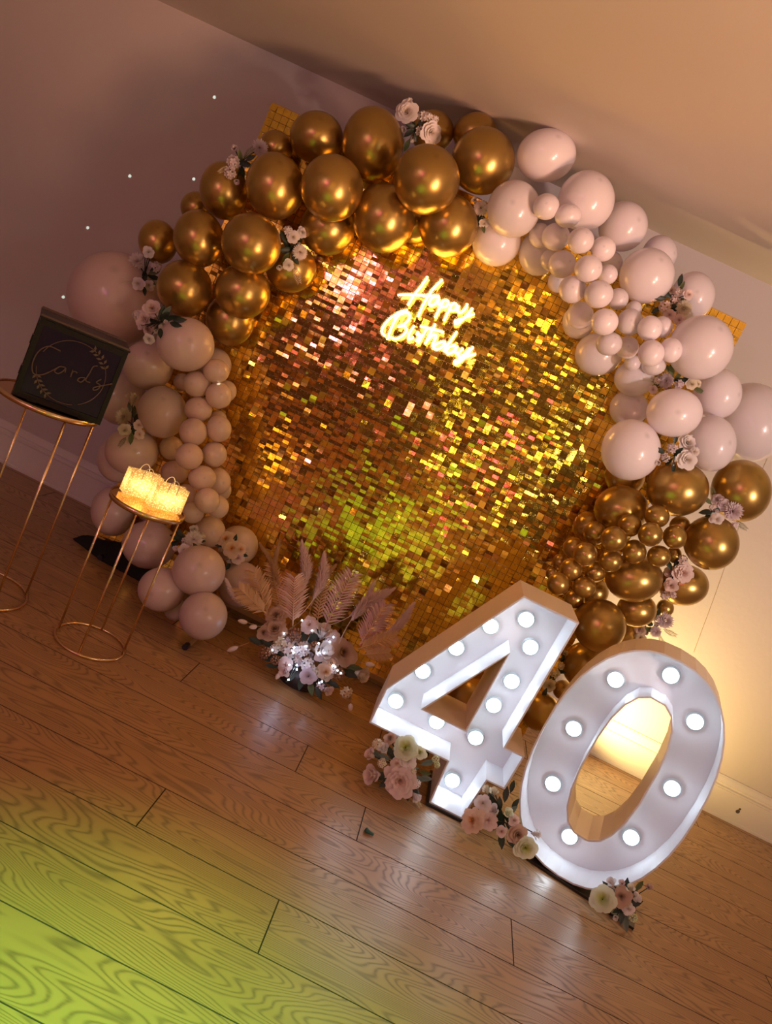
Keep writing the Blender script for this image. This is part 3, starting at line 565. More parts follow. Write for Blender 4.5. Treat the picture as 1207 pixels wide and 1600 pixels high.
 ('white chrysanthemum spray low on the left column beside the small stand', [('R', -0.847, -0.7736, 0.3811, 0.0193, 'w'), ('M', -0.8132, -0.8476, 0.3629, 0.0378, 'w'), ('H', -0.8401, -0.8476, 0.3403, 0.0216, 'w'), ('R', -0.812, -0.9176, 0.3265, 0.0238, 'w'), ('H', -0.8709, -0.8476, 0.2911, 0.0136, 'w'), ('H', -0.797, -0.8031, 0.3775, 0.0164, 'c'), ('L', -0.8844, -0.8336, 0.3308, 0.0299, 'd'), ('L', -0.8855, -0.8336, 0.3548, 0.0244, 'd'), ('L', -0.9105, -0.7677, 0.2763, 0.0278, 'd'), ('L', -0.7964, -0.7797, 0.3482, 0.0165, 'd'), ('L', -0.7776, -0.9036, 0.3588, 0.0186, 'g')]),
 ('peach rose spray low on the left next to the panel', [('R', -0.7153, -0.7281, 0.3906, 0.0334, 'p'), ('R', -0.6718, -0.7449, 0.3685, 0.0361, 'p'), ('R', -0.6364, -0.7372, 0.3814, 0.0222, 'p'), ('H', -0.663, -0.7251, 0.3114, 0.0224, 'l'), ('R', -0.6318, -0.7312, 0.338, 0.0251, 'b'), ('H', -0.7187, -0.7235, 0.3373, 0.014, 'c'), ('L', -0.7328, -0.7308, 0.354, 0.0223, 'd'), ('L', -0.6787, -0.7187, 0.407, 0.0195, 'd'), ('L', -0.6189, -0.7132, 0.3594, 0.0196, 'd'), ('L', -0.6549, -0.7343, 0.2857, 0.0223, 'd')]),
 ('dim flower spray in the gap between the four and the zero', [('R', 0.8068, -0.7444, 0.4457, 0.0244, 'c'), ('H', 0.806, -0.7444, 0.5059, 0.0217, 'c'), ('H', 0.8119, -0.7444, 0.5471, 0.0162, 'c'), ('B', 0.8107, -0.7174, 0.5964, 0.0136, 'c'), ('L', 0.7955, -0.7863, 0.4194, 0.0215, 'd'), ('L', 0.8305, -0.7304, 0.5195, 0.019, 'd'), ('L', 0.8154, -0.7064, 0.5661, 0.0191, 'd'), ('B', 0.8181, -0.7444, 0.5408, 0.0108, 'c')]),
 ('floor spray with a green-white ranunculus and a blush peony left of the four', [('U', 0.3173, -1.3514, 0.1806, 0.039, 'y'), ('R', 0.3447, -1.3641, 0.1471, 0.0275, 'w'), ('R', 0.3706, -1.3492, 0.1862, 0.023, 'y'), ('R', 0.3123, -1.374, 0.1211, 0.0206, 'b'), ('P', 0.3483, -1.3911, 0.076, 0.0524, 'b'), ('T', 0.2565, -1.3982, 0.0575, 0.0342, 'b'), ('T', 0.2518, -1.3652, 0.1443, 0.0229, 'w'), ('R', 0.254, -1.3499, 0.1844, 0.0207, 't'), ('H', 0.2203, -1.3627, 0.1508, 0.0207, 'c'), ('T', 0.2172, -1.3789, 0.1082, 0.0206, 'b'), ('H', 0.2638, -1.3813, 0.1017, 0.0183, 'c'), ('L', 0.4145, -1.3373, 0.1621, 0.0254, 's'), ('H', 0.3763, -1.3743, 0.1202, 0.0183, 'c'), ('D', 0.4319, -1.3475, 0.1908, 0.0161, 'y'), ('D', 0.4445, -1.3532, 0.1759, 0.0137, 'y'), ('L', 0.4213, -1.3501, 0.1284, 0.0207, 'g'), ('L', 0.4308, -1.3572, 0.1098, 0.023, 's'), ('H', 0.4066, -1.3855, 0.0907, 0.0182, 'w'), ('T', 0.4224, -1.3991, 0.0549, 0.0182, 'w'), ('F', 0.4338, -1.386, 0.034, 0.0206, 'y'), ('L', 0.2771, -1.3475, 0.1349, 0.0277, 'd'), ('L', 0.3447, -1.3596, 0.1033, 0.0276, 'd'), ('L', 0.2859, -1.3783, 0.0541, 0.0321, 'd'), ('L', 0.3864, -1.3829, 0.0422, 0.0275, 'd'), ('L', 0.309, -1.3821, 0.0439, 0.0275, 'd'), ('L', 0.4056, -1.3744, 0.0644, 0.0229, 'd')]),
 ('floor spray with a yellow-hearted peony between the four and the zero', [('P', 0.6362, -1.4128, 0.0763, 0.0383, 'p'), ('P', 0.6868, -1.3986, 0.0952, 0.0294, 'b'), ('R', 0.6488, -1.3711, 0.1319, 0.0273, 'w'), ('T', 0.6957, -1.3735, 0.1287, 0.0205, 'w'), ('T', 0.6459, -1.3432, 0.1691, 0.0161, 'c'), ('T', 0.674, -1.3396, 0.1739, 0.0161, 'c'), ('T', 0.7444, -1.3669, 0.1375, 0.0182, 'y'), ('R', 0.774, -1.3741, 0.1279, 0.0182, 'b'), ('R', 0.7442, -1.4062, 0.085, 0.018, 'b'), ('R', 0.8009, -1.3973, 0.0969, 0.0316, 't'), ('U', 0.8437, -1.4144, 0.0741, 0.0359, 'y'), ('T', 0.86, -1.3795, 0.1207, 0.0181, 'w'), ('L', 0.7323, -1.3626, 0.1114, 0.0297, 'd'), ('L', 0.7197, -1.3145, 0.1757, 0.0254, 'd'), ('L', 0.7321, -1.2934, 0.2039, 0.0209, 'd'), ('L', 0.7595, -1.4054, 0.0543, 0.0271, 'd'), ('L', 0.6786, -1.342, 0.1389, 0.023, 'd'), ('L', 0.7637, -1.3238, 0.1634, 0.0208, 'd'), ('L', 0.7583, -1.3396, 0.1422, 0.023, 's'), ('L', 0.7097, -1.339, 0.143, 0.023, 'd'), ('L', 0.7871, -1.3978, 0.0645, 0.0226, 'd'), ('L', 0.7251, -1.3829, 0.0843, 0.025, 'd'), ('L', 0.7736, -1.3722, 0.0987, 0.0205, 'd')]),
 ('floor spray with a lime-hearted ranunculus at the right foot of the zero', [('U', 1.1371, -1.4723, 0.0616, 0.0395, 'y'), ('R', 1.193, -1.458, 0.0934, 0.033, 't'), ('T', 1.1485, -1.4471, 0.1175, 0.0176, 'w'), ('T', 1.2146, -1.4428, 0.127, 0.0154, 'c'), ('T', 1.2421, -1.4514, 0.1081, 0.0176, 'w'), ('R', 1.2296, -1.4684, 0.0703, 0.0197, 'w'), ('B', 1.1995, -1.4868, 0.0293, 0.0109, 'w'), ('B', 1.2717, -1.4292, 0.1574, 0.0133, 'b'), ('L', 1.2452, -1.4172, 0.139, 0.02, 'g'), ('L', 1.2062, -1.4597, 0.0445, 0.022, 'd'), ('L', 1.2463, -1.4713, 0.0238, 0.0264, 's'), ('D', 1.2563, -1.4761, 0.0532, 0.0175, 'y'), ('L', 1.237, -1.429, 0.1128, 0.0199, 'g'), ('L', 1.2239, -1.4655, 0.0317, 0.022, 'd')])]
ARR=[('R', -0.3367, -0.8854, 0.1795, 0.0466, 't'), ('R', -0.0394, -0.8614, 0.2114, 0.0545, 't'), ('R', -0.3721, -0.9044, 0.1541, 0.0271, 't'), ('R', -0.0674, -0.9227, 0.1298, 0.0346, 'p'), ('P', -0.3614, -0.8521, 0.2238, 0.0431, 't'), ('P', -0.2181, -0.8352, 0.2465, 0.033, 'b'), ('D', -0.2553, -0.8738, 0.1949, 0.035, 'n'), ('D', -0.3279, -0.9494, 0.0942, 0.0306, 'n'), ('D', -0.1559, -0.8783, 0.189, 0.0272, 'n'), ('D', -0.0141, -0.9144, 0.1408, 0.0308, 'n'), ('D', -0.2761, -0.9546, 0.0872, 0.0229, 'n'), ('T', -0.1531, -0.8396, 0.2405, 0.0392, 'w'), ('T', -0.1159, -0.8847, 0.1804, 0.045, 'w'), ('H', -0.1954, -0.8984, 0.1622, 0.0325, 'w'), ('H', -0.2432, -0.9183, 0.1357, 0.0355, 'w'), ('H', -0.2919, -0.9119, 0.1441, 0.0309, 'c'), ('H', -0.1482, -0.9288, 0.1216, 0.0307, 'w'), ('R', -0.1239, -0.9527, 0.0898, 0.0321, 'l'), ('R', -0.2299, -0.9536, 0.0886, 0.0291, 'b'), ('R', -0.0657, -0.8986, 0.1619, 0.0309, 'p'), ('P', -0.1093, -0.8343, 0.2476, 0.0274, 'b'), ('T', 0.0657, -0.8904, 0.1729, 0.0324, 'c'), ('T', -0.0287, -0.9626, 0.0765, 0.0213, 'b'), ('H', 0.0468, -0.9477, 0.0964, 0.0275, 'c'), ('T', -0.2175, -0.968, 0.0694, 0.0229, 'b'), ('H', -0.3013, -0.9307, 0.1191, 0.0215, 'w'), ('H', -0.1086, -0.9351, 0.1132, 0.023, 'c'), ('H', -0.0399, -0.9144, 0.1409, 0.0231, 'w'), ('L', -0.092, -0.9533, 0.0483, 0.0306, 'g'), ('L', -0.0561, -0.9554, 0.0456, 0.0275, 'd'), ('L', 0.0259, -0.8765, 0.1511, 0.0389, 'd'), ('L', -0.3886, -0.9097, 0.1069, 0.031, 'd'), ('L', -0.14, -0.9523, 0.0497, 0.0306, 'd'), ('L', -0.3075, -0.9327, 0.0761, 0.0347, 'd'), ('L', -0.1872, -0.8399, 0.2002, 0.0314, 'd'), ('L', -0.0435, -0.8658, 0.1654, 0.0351, 'd'), ('L', -0.1992, -0.9182, 0.0954, 0.0309, 'd'), ('L', -0.0642, -0.8185, 0.2287, 0.0315, 'd'), ('L', 0.0298, -0.8596, 0.1738, 0.0312, 'g'), ('L', -0.2913, -0.8718, 0.1575, 0.0312, 'd'), ('L', -0.2775, -0.9471, 0.0568, 0.0276, 'd'), ('L', -0.0611, -0.9287, 0.0813, 0.0308, 'd'), ('L', -0.0164, -0.9204, 0.0923, 0.0277, 'd'), ('L', -0.188, -0.9513, 0.0512, 0.0276, 'd'), ('L', -0.2187, -0.8442, 0.1945, 0.0283, 'd'), ('L', -0.1236, -0.8795, 0.1472, 0.028, 'g'), ('L', -0.342, -0.9035, 0.1152, 0.0279, 'd')]
LEDS=[[-0.2529, -0.861, 0.2596], [-0.2938, -0.9116, 0.1924], [-0.3036, -0.9625, 0.125], [-0.2279, -0.9314, 0.1663], [-0.2213, -0.9441, 0.1494], [-0.2131, -0.9766, 0.1063], [-0.1848, -0.9691, 0.1163], [-0.1767, -0.9785, 0.1038], [-0.1878, -1.0101, 0.0619], [-0.1951, -0.8731, 0.2437], [-0.1082, -0.8787, 0.2363], [-0.1031, -0.8636, 0.2563], [-0.1468, -0.8948, 0.2149], [-0.0412, -0.9296, 0.1687], [-0.0262, -0.9355, 0.1609], [-0.0639, -0.9779, 0.1047], [-0.071, -0.9836, 0.0971], [-0.1854, -0.9157, 0.1872], [-0.1252, -0.9158, 0.187], [-0.108, -0.9106, 0.194], [-0.0531, -0.9307, 0.1674], [-0.0088, -0.9381, 0.1576]]
PLUMES=[([[-0.3037, -0.82, 0.2524], [-0.4042, -0.72, 0.5082]], 0.022, 'pk'), ([[-0.2738, -0.84, 0.2558], [-0.3, -0.74, 0.5147]], 0.022, 'pk'), ([[-0.3344, -0.8, 0.2305], [-0.4895, -0.7, 0.4661]], 0.011, 'go'), ([[-0.2124, -0.82, 0.2262], [-0.2307, -0.72, 0.481]], 0.016, 'go'), ([[-0.07, -0.88, 0.2476], [0.0302, -0.82, 0.5261]], 0.026, 'pk'), ([[0.0064, -0.9, 0.2942], [0.1275, -0.84, 0.5192]], 0.018, 'pk'), ([[-0.1399, -0.84, 0.2882], [-0.0578, -0.76, 0.5056]], 0.013, 'pk'), ([[-0.4028, -0.86, 0.2232], [-0.5993, -0.9, 0.2867]], 0.012, 'pk'), ([[-0.3634, -0.8, 0.2157], [-0.5607, -0.7, 0.4121]], 0.011, 'go')]
FRONDS=[([[-0.2785, -0.86, 0.2191], [-0.3635, -0.8, 0.3932]], 0.075, 'pg'), ([[-0.3891, -0.86, 0.2121], [-0.529, -0.82, 0.3419]], 0.065, 'go'), ([[-0.397, -0.88, 0.2233], [-0.5455, -0.9, 0.2785]], 0.055, 'go'), ([[-0.1535, -0.86, 0.2698], [-0.1488, -0.78, 0.51]], 0.075, 'mv'), ([[0.0097, -0.9, 0.287], [0.0326, -0.84, 0.4753]], 0.07, 'mv'), ([[0.0095, -0.92, 0.2762], [0.1289, -0.92, 0.3998]], 0.05, 'go'), ([[-0.3501, -0.82, 0.2378], [-0.4936, -0.72, 0.3764]], 0.05, 'go'), ([[0.0398, -0.94, 0.2727], [0.1312, -0.94, 0.329]], 0.035, 'go'), ([[-0.1918, -0.8, 0.2485], [-0.2668, -0.72, 0.472]], 0.04, 'go')]
TAILS=[([[-0.4049, -0.95, 0.1037], [-0.4672, -1.0, 0.0494]],), ([[-0.4074, -0.95, 0.1868], [-0.4775, -1.0, 0.189]],), ([[-0.3745, -0.95, 0.1993], [-0.4246, -1.0, 0.1839]],), ([[-0.2288, -0.95, 0.0743], [-0.2373, -1.0, 0.0345]],), ([[0.0706, -0.95, 0.0919], [0.0933, -1.0, 0.0564]],), ([[0.0326, -0.95, 0.2373], [0.099, -1.0, 0.2762]],)]
CARDS=[[[0.311, 0.2937], [0.1771, 0.2923], [0.098, 0.3967], [0.0826, 0.552], [0.1257, 0.666], [0.2088, 0.6508], [0.2737, 0.5871], [0.3533, 0.4842]], [[0.4183, 0.4601], [0.358, 0.4772], [0.3258, 0.5486], [0.3685, 0.5637], [0.4089, 0.5136], [0.4235, 0.4661], [0.4334, 0.5198]], [[0.4995, 0.4556], [0.5022, 0.4941], [0.5052, 0.549]], [[0.5021, 0.5173], [0.5107, 0.4773], [0.5352, 0.4637], [0.557, 0.4743]], [[0.653, 0.4933], [0.6019, 0.5149], [0.5882, 0.557], [0.6336, 0.5594], [0.6621, 0.4978]], [[0.7344, 0.2971], [0.694, 0.3273], [0.6826, 0.4148], [0.6702, 0.5192], [0.7257, 0.5288]], [[0.8246, 0.4376], [0.7869, 0.4948], [0.8387, 0.5143], [0.8293, 0.5678], [0.79, 0.6009], [0.7845, 0.5669], [0.8771, 0.4981], [0.9584, 0.439]]]
NEON=[('H', [[[-0.4111, 1.7658], [-0.42, 1.7146], [-0.4304, 1.6754], [-0.4367, 1.6228]], [[-0.4942, 1.6442], [-0.4504, 1.6655], [-0.3901, 1.6895], [-0.3324, 1.7137]], [[-0.3493, 1.781], [-0.367, 1.7344], [-0.3756, 1.6874], [-0.379, 1.6384], [-0.3775, 1.5978]]]), ('a', [[[-0.328, 1.7092], [-0.3513, 1.702], [-0.3599, 1.6752], [-0.3494, 1.6627], [-0.3362, 1.6753], [-0.3277, 1.7041], [-0.325, 1.6847], [-0.3133, 1.6836]]]), ('p', [[[-0.3072, 1.7079], [-0.3093, 1.666], [-0.3095, 1.6247]], [[-0.3122, 1.6905], [-0.3017, 1.7104], [-0.2858, 1.7069], [-0.2879, 1.6865], [-0.3027, 1.6755]]]), ('p', [[[-0.2692, 1.7124], [-0.2701, 1.6709], [-0.2695, 1.63]], [[-0.2742, 1.695], [-0.2629, 1.7131], [-0.2469, 1.7096], [-0.2479, 1.6897], [-0.2646, 1.6799]]]), ('y', [[[-0.2385, 1.7135], [-0.2381, 1.6943], [-0.2238, 1.6879], [-0.2106, 1.7111], [-0.2103, 1.735]], [[-0.1833, 1.728], [-0.1931, 1.689], [-0.2065, 1.6525], [-0.2204, 1.6396], [-0.2255, 1.6502], [-0.2025, 1.6717], [-0.1656, 1.7102]]]), ('B', [[[-0.4291, 1.6067], [-0.4563, 1.5834], [-0.4824, 1.543], [-0.4949, 1.5022], [-0.4914, 1.4774], [-0.4703, 1.4674]], [[-0.4558, 1.5727], [-0.4612, 1.5221], [-0.4552, 1.4567]], [[-0.4668, 1.5436], [-0.4463, 1.5814], [-0.4194, 1.5959], [-0.4075, 1.5775], [-0.4183, 1.5463], [-0.4382, 1.5262], [-0.413, 1.5399], [-0.3972, 1.5275], [-0.4034, 1.5005], [-0.4234, 1.4759], [-0.4473, 1.4736]]]), ('i', [[[-0.375, 1.5596], [-0.3808, 1.5197], [-0.3724, 1.4973], [-0.3563, 1.5157]]]), ('r', [[[-0.3499, 1.545], [-0.3495, 1.5298], [-0.3365, 1.5358], [-0.3403, 1.5012]]]), ('t', [[[-0.3189, 1.579], [-0.3256, 1.5365], [-0.3287, 1.4977]], [[-0.352, 1.5681], [-0.3007, 1.5786], [-0.2488, 1.5873]]]), ('h', [[[-0.2973, 1.6042], [-0.2995, 1.5573], [-0.3008, 1.5085]], [[-0.2985, 1.5271], [-0.2859, 1.5571], [-0.2712, 1.5594], [-0.271, 1.531], [-0.2688, 1.5123]]]), ('d', [[[-0.2241, 1.555], [-0.2456, 1.5437], [-0.2613, 1.5202], [-0.2574, 1.5075], [-0.2371, 1.5169], [-0.2205, 1.5523]], [[-0.201, 1.6137], [-0.2084, 1.5644], [-0.2167, 1.5211], [-0.2049, 1.52]]]), ('a', [[[-0.1795, 1.5604], [-0.1989, 1.5448], [-0.2049, 1.52], [-0.1913, 1.5153], [-0.1763, 1.5355], [-0.1726, 1.56], [-0.1709, 1.5336], [-0.1601, 1.5299]]]), ('y', [[[-0.1468, 1.5624], [-0.1555, 1.5342], [-0.1439, 1.5242], [-0.129, 1.5443], [-0.1194, 1.5751]], [[-0.1111, 1.5855], [-0.1162, 1.5503], [-0.1295, 1.5133], [-0.1454, 1.4905], [-0.1553, 1.4969], [-0.1302, 1.524], [-0.087, 1.5639]]])]
# ---------------------------------------------------------------- the room
rng = random.Random(7)
XL, XR, YF, ZC = -3.3, 5.4, -9.0, 2.452
def struct(o):
    o['kind'] = 'structure'
    return o

floor = struct(MB().box(((XL+XR)/2, YF/2, -.03), (XR-XL, -YF, .05)).build('floor', M_SLAB))
def plank_mesh(L, Wd):
    h, c = .006, .0009
    x0, y0 = L/2, Wd/2
    V = [(sx*x0, sy*y0, -h) for sx, sy in ((-1, -1), (1, -1), (1, 1), (-1, 1))]
    V += [(sx*x0, sy*y0, -c) for sx, sy in ((-1, -1), (1, -1), (1, 1), (-1, 1))]
    V += [(sx*(x0-c), sy*(y0-c), 0) for sx, sy in ((-1, -1), (1, -1), (1, 1), (-1, 1))]
    F = [(8, 9, 10, 11)]
    for k in range(4):
        j = (k+1) % 4
        F += [(k, j, 4+j, 4+k), (4+k, 4+j, 8+j, 8+k)]
    m = mesh('plank', V, F, M_WOOD)
    m.materials.append(M_GROOVE)
    m.polygons.foreach_set('material_index', [0]+[1]*8)
    return m
JOINT = {0: 0.55, 1: 1.885, 2: 0.95, 3: -0.35, 4: 1.1, 5: 0.25, 6: -.53, 7: 0.0, 8: .269, 9: .81, 10: -.32, 11: .11, 12: 1.02, 13: -.6, 14: .4, 15: -.1, 16: .9}
PITCH, PL = 0.21, 1.84
cache = {}
y = -.055
rows = [(0, -.055)]
while y > -3.3:
    rows.append((y, y-PITCH)); y -= PITCH
for k, (ya, yb) in enumerate(rows):
    j = JOINT.get(k, 0)
    xs = [XL]+[j+i*PL for i in range(-4, 5) if XL+.15 < j+i*PL < XR-.15]+[XR]
    for a, b in zip(xs[:-1], xs[1:]):
        L, Wd = round(b-a-.002, 4), round(ya-yb-.0022, 4)
        if (L, Wd) not in cache: cache[(L, Wd)] = plank_mesh(L, Wd)
        obj('plank', cache[(L, Wd)], floor, loc=((a+b)/2, (ya+yb)/2, 0.0))
# the rest of the floor, behind the photographer
rest = MB().box(((XL+XR)/2, (rows[-1][1]+YF)/2, -.0035), (XR-XL, rows[-1][1]-YF, .005)).build('floor_boards', M_WOOD, floor)

struct(MB().box(((XL+XR)/2, .06, ZC/2), (XR-XL+.24, .12, ZC)).build('wall_back', M_WALL))
struct(MB().box((XL-.06, YF/2, ZC/2), (.12, -YF, ZC)).build('wall_left', M_WALL))
struct(MB().box((XR+.06, YF/2, ZC/2), (.12, -YF, ZC)).build('wall_right', M_WALL))
struct(MB().box(((XL+XR)/2, YF-.06, ZC/2), (XR-XL+.24, .12, ZC)).build('wall_front', M_DARKWALL))
struct(MB().box(((XL+XR)/2, YF/2, ZC+.05), (XR-XL+.24, -YF+.24, .1)).build('ceiling', M_CEIL))

def baseboard():
    prof = [(0, .0), (-.020, .0), (-.020, .012), (-.016, .016), (-.016, .148), (-.021, .152), (-.021, .160), (-.013, .166), (-.013, .176), (-.018, .180), (-.012, .202), (-.006, .214), (0, .216)]
    V = []; F = []; n = len(prof)
    for x in (XL, XR):
        V += [(x, yy, z) for yy, z in prof]
    for i in range(n-1): F.append((i, i+1, n+i+1, n+i))
    F += [tuple(range(n)), tuple(range(2*n-1, n-1, -1))]
    return struct(obj('baseboard_back', mesh('baseboard_back', V, F, M_TRIM)))
bb = baseboard()
mk = MB()
mk.lathe([(0.0001, 0), (.010, .0008), (.011, 0)], 10); mk.lathe([(0.0001, 0), (.006, .0008), (.0065, 0)], 8, (.003, .016, 0))
mk.build('scuff_mark', M_MARK, bb, loc=(2.137, -.0165, .075), rot=(PI/2, 0, 0))
struct(MB().tube([(1.375, -.001, 1.85), (1.42, -.001, 1.45), (1.50, -.001, 1.0), (1.545, -.001, .72)], .0013, 4).build('trim_1', pmat('hairline_crack', (.42, .33, .24), .8)))

# ---------------------------------------------------------------- shimmer wall
PX0, PX1, PZ0, PZ1, PY = -1.33, 0.868, 0.065, 2.15, -.52
shim = empty('shimmer_wall', ((PX0+PX1)/2, PY, 0))
tag(shim, 'gold sequin shimmer backdrop panel standing inside the balloon arch', 'backdrop')
cxm = (PX0+PX1)/2
MB().box((0, .016, (PZ0+PZ1)/2), (PX1-PX0, .012, PZ1-PZ0)).build('backing', M_BACK, shim)
fr = MB()
for xx in (PX0+.02, cxm, PX1-.02): fr.box((xx-cxm, .04, (PZ1)/2), (.03, .03, PZ1-.02))
for zz in (PZ0+.02, 1.1, PZ1-.02): fr.box((0, .04, zz), (PX1-PX0-.05, .028, .03))
fr.build('frame', M_BLACK, shim)
MB().box((0, .0, PZ0-.012), (PX1-PX0, .03, .022)).build('bottom_rail', M_FOOTWOOD, shim)
for fx, fy0, fy1 in ((-.617, -.5, -1.068), (-1.236, -.45, -.625), (.45, -.5, -.95)):
    ft = MB().tube([(fx-cxm, fy0-PY, .012), (fx-cxm, fy1-PY+.03, .012)], .012, 8).build('foot', M_FOOTWOOD, shim)
    MB().tube([(fx-cxm, fy1-PY+.03, .0135), (fx-cxm, fy1-PY, .0135)], .0135, 8).build('end_cap', M_BLACK, ft)
TP = 0.0314
nx, nz = int((PX1-PX0)/TP), int((PZ1-PZ0)/TP)
tx, tz = (PX1-PX0)/nx, (PZ1-PZ0)/nz
def tile_verts(w, h, tilt, twist, curl, roll_):
    """3x3 grid hanging from its top edge; local origin at the pin, y towards the room is negative"""
    out = []
    for j in range(3):
        for i in range(3):
            x = (i/2-.5)*w; z = .3*h-(j/2)*h; t = j/2
            yy = -abs(math.sin(tilt))*0 - math.tan(tilt)*(t*h-.3*h) - curl*h*(t-.4)**2 - x*math.tan(twist)
            X = x*math.cos(roll_)-z*math.sin(roll_); Z = x*math.sin(roll_)+z*math.cos(roll_)
            out.append((X, yy, Z))
    return out
TF = [(j*3+i, (j+1)*3+i, (j+1)*3+i+1, j*3+i+1) for j in range(2) for i in range(2)]
def rand_tile(x, z):
    # long smooth swells over the panel plus loose single tiles
    sw = math.sin(x*5.1+z*2.3)*math.sin(z*4.7-x*1.9)
    calm = 0.25+.75*min(1, max(0, 1.15-abs(z-1.05)/1.0))
    tilt = rng.gauss(0, .020)*calm+.02*sw
    twist = rng.gauss(0, .020)*calm+.02*math.sin(x*3.3-z*4.1)
    if rng.random() < .16*calm:
        tilt += rng.gauss(.0, .22); twist += rng.gauss(0, .2)
    return tilt, twist, rng.gauss(0, .10)*calm, rng.gauss(0, .012)
cells = [(PX0+(i+.5)*tx, PZ0+(j+.5)*tz) for i in range(nx) for j in range(nz)]
cells.sort(key=lambda c: (c[0]+.30)**2+(c[1]-1.05)**2*1.3)
near = cells[:300]
var = []
for k in range(60):
    x, z = near[(k*5) % 300]
    t = rand_tile(x, z)
    var.append(mesh('tile', tile_verts(tx*.93, tz*.93, *t), TF, M_TILE))
for k, (x, z) in enumerate(near):
    obj('tile', var[rng.randrange(60)], shim, loc=(x-cxm, -.006, z))
TV = []; TFA = []
for x, z in cells[300:]:
    v = tile_verts(tx*.93, tz*.93, *rand_tile(x, z)); b = len(TV)
    TV += [(p[0]+x-cxm, p[1]-.006, p[2]+z) for p in v]
    TFA += [tuple(b+i for i in f) for f in TF]
o = obj('tile_field', mesh('tile_field', TV, TFA, M_TILE), shim); o['kind'] = 'stuff'
PV = []; PF = []
for x, z in cells:
    b = len(PV); zc = z+tz*.02
    PV += [(x-cxm+.0016*math.cos(a), -.0105, z+tz*.12+.0016*math.sin(a)) for a in (0, PI/3, 2*PI/3, PI, 4*PI/3, 5*PI/3)]
    PF.append(tuple(b+i for i in range(6)))
o = obj('pins', mesh('pins', PV, PF, M_PIN), shim); o['kind'] = 'stuff'

# black weight bag on the frame's foot
def weight_bag():
    nxb, nyb = 14, 8
    V = []; F = []
    def top(u, v):
        edge = max(0, 1-abs(2*u-1)**2.2)*max(0, 1-abs(2*v-1)**2.5)
        return .004+.10*edge**.6*(.7+.3*math.sin(u*9)*math.cos(v*5))
    for j in range(nyb+1):
        for i in range(nxb+1):
            u, v = i/nxb, j/nyb
            wv = .35+.65*min(1, u*2.4)
            V.append((-1.42+u*.46, -.50-.03*u+(v-.5)*.22*wv, top(u, v)))
    n0 = len(V)
    V += [(x, y_, .001) for x, y_, z in V]
    for j in range(nyb):
        for i in range(nxb):
            a = j*(nxb+1)+i
            F.append((a, a+1, a+nxb+2, a+nxb+1)); F.append((n0+a, n0+a+nxb+1, n0+a+nxb+2, n0+a+1))
    o = obj('weight_bag', mesh('weight_bag', V, F, M_BLACKCLOTH, True))
    tag(o, 'flat black weight bag on the floor at the left end of the backdrop', 'bag')
weight_bag()

# ---------------------------------------------------------------- neon sign
sign = empty('neon_sign', (-.28, -.58, 1.6))
tag(sign, 'glowing yellow script neon sign reading Happy Birthday on the gold panel', 'sign')
for ch, strokes in NEON:
    mb = MB(); ac = MB()
    for st in strokes:
        p = [Vector((a[0]+.28, 0, a[1]-1.6)) for a in spline(st, 5)]
        mb.tube(p, .0042, 8)
        for a, b in zip(p[:-1], p[1:]):
            d = (b-a).normalized(); nrm = Vector((-d.z, 0, d.x))*.012; bk = Vector((0, .0075, 0))
            ac.add([a+nrm+bk, b+nrm+bk, b-nrm+bk, a-nrm+bk], [(0, 1, 2, 3)])
    l = mb.build('letter', M_NEON, sign, True)
    ac.build('clear_backing', M_CLEAR, l)
st = MB()
for x, z in ((-.42, 1.74), (-.13, 1.66), (-.44, 1.56), (-.12, 1.55)):
    st.tube([(x+.28, .008, z-1.6), (x+.28, .052, z-1.6)], .004, 8)
st.build('standoffs', M_CLEAR, sign)

# ---------------------------------------------------------------- balloons
def balloon_mesh(seed, mat):
    r = random.Random(seed)
    ang = r.uniform(0, 2*PI); tl = r.uniform(.1, .75)
    ax = np.array([math.sin(tl)*math.cos(ang), math.sin(tl)*math.sin(ang), math.cos(tl)])
    ref = np.array([0, 1, 0.]); e1 = np.cross(ref, ax); e1 /= np.linalg.norm(e1); e2 = np.cross(ax, e1)
    nu, nv = 36, 22
    V = []; T = []
    for j in range(nv+1):
        th = PI*j/nv
        for i in range(nu if 0 < j < nv else 1):
            ph = 2*PI*i/nu
            c, s_ = math.cos(th), math.sin(th)
            bul = 1.0-.035*max(0, -c)**2
            L = c if c > 0 else c*(1.0+.07*c*c)
            V.append(tuple(ax*L+(e1*math.cos(ph)+e2*math.sin(ph))*s_*bul))
            T.append(max(0, 1-th/.11)**1.0*.35)
    F = []
    def idx(j, i): return 0 if j == 0 else (1+(nv-1)*nu if j == nv else 1+(j-1)*nu+i % nu)
    for j in range(nv):
        for i in range(nu):
            a, b, c, d = idx(j, i), idx(j+1, i), idx(j+1, i+1), idx(j, i+1)
            F.append((a, b, c) if j == 0 else ((a, b, d) if j == nv-1 else (a, b, c, d)))
    m = mesh('balloon', V, F, mat, True)
    at = m.attributes.new('tip', 'FLOAT', 'POINT'); at.data.foreach_set('value', T)
    K = MB()
    def P(t, rr, k): return tuple(-ax*(1.05+t)+(e1*math.cos(k)+e2*math.sin(k))*rr)
    n = 8; prof = [(-.03, .05), (.02, .03), (.05, .045), (.08, .03), (.13, .07)]
    for t, rr in prof: K.V += [P(t, rr, 2*PI*k/n) for k in range(n)]
    for q_ in range(len(prof)-1):
        for k in range(n): K.F.append((q_*n+k, q_*n+(k+1) % n, (q_+1)*n+(k+1) % n, (q_+1)*n+k))
    return m, mesh('knot', K.V, K.F, mat, True)
BM = {'gold': M_GOLDB, 'blush': M_BLUSH, 'cream': M_CREAM, 'white': M_WHITEB, 'lilac': M_LILAC}
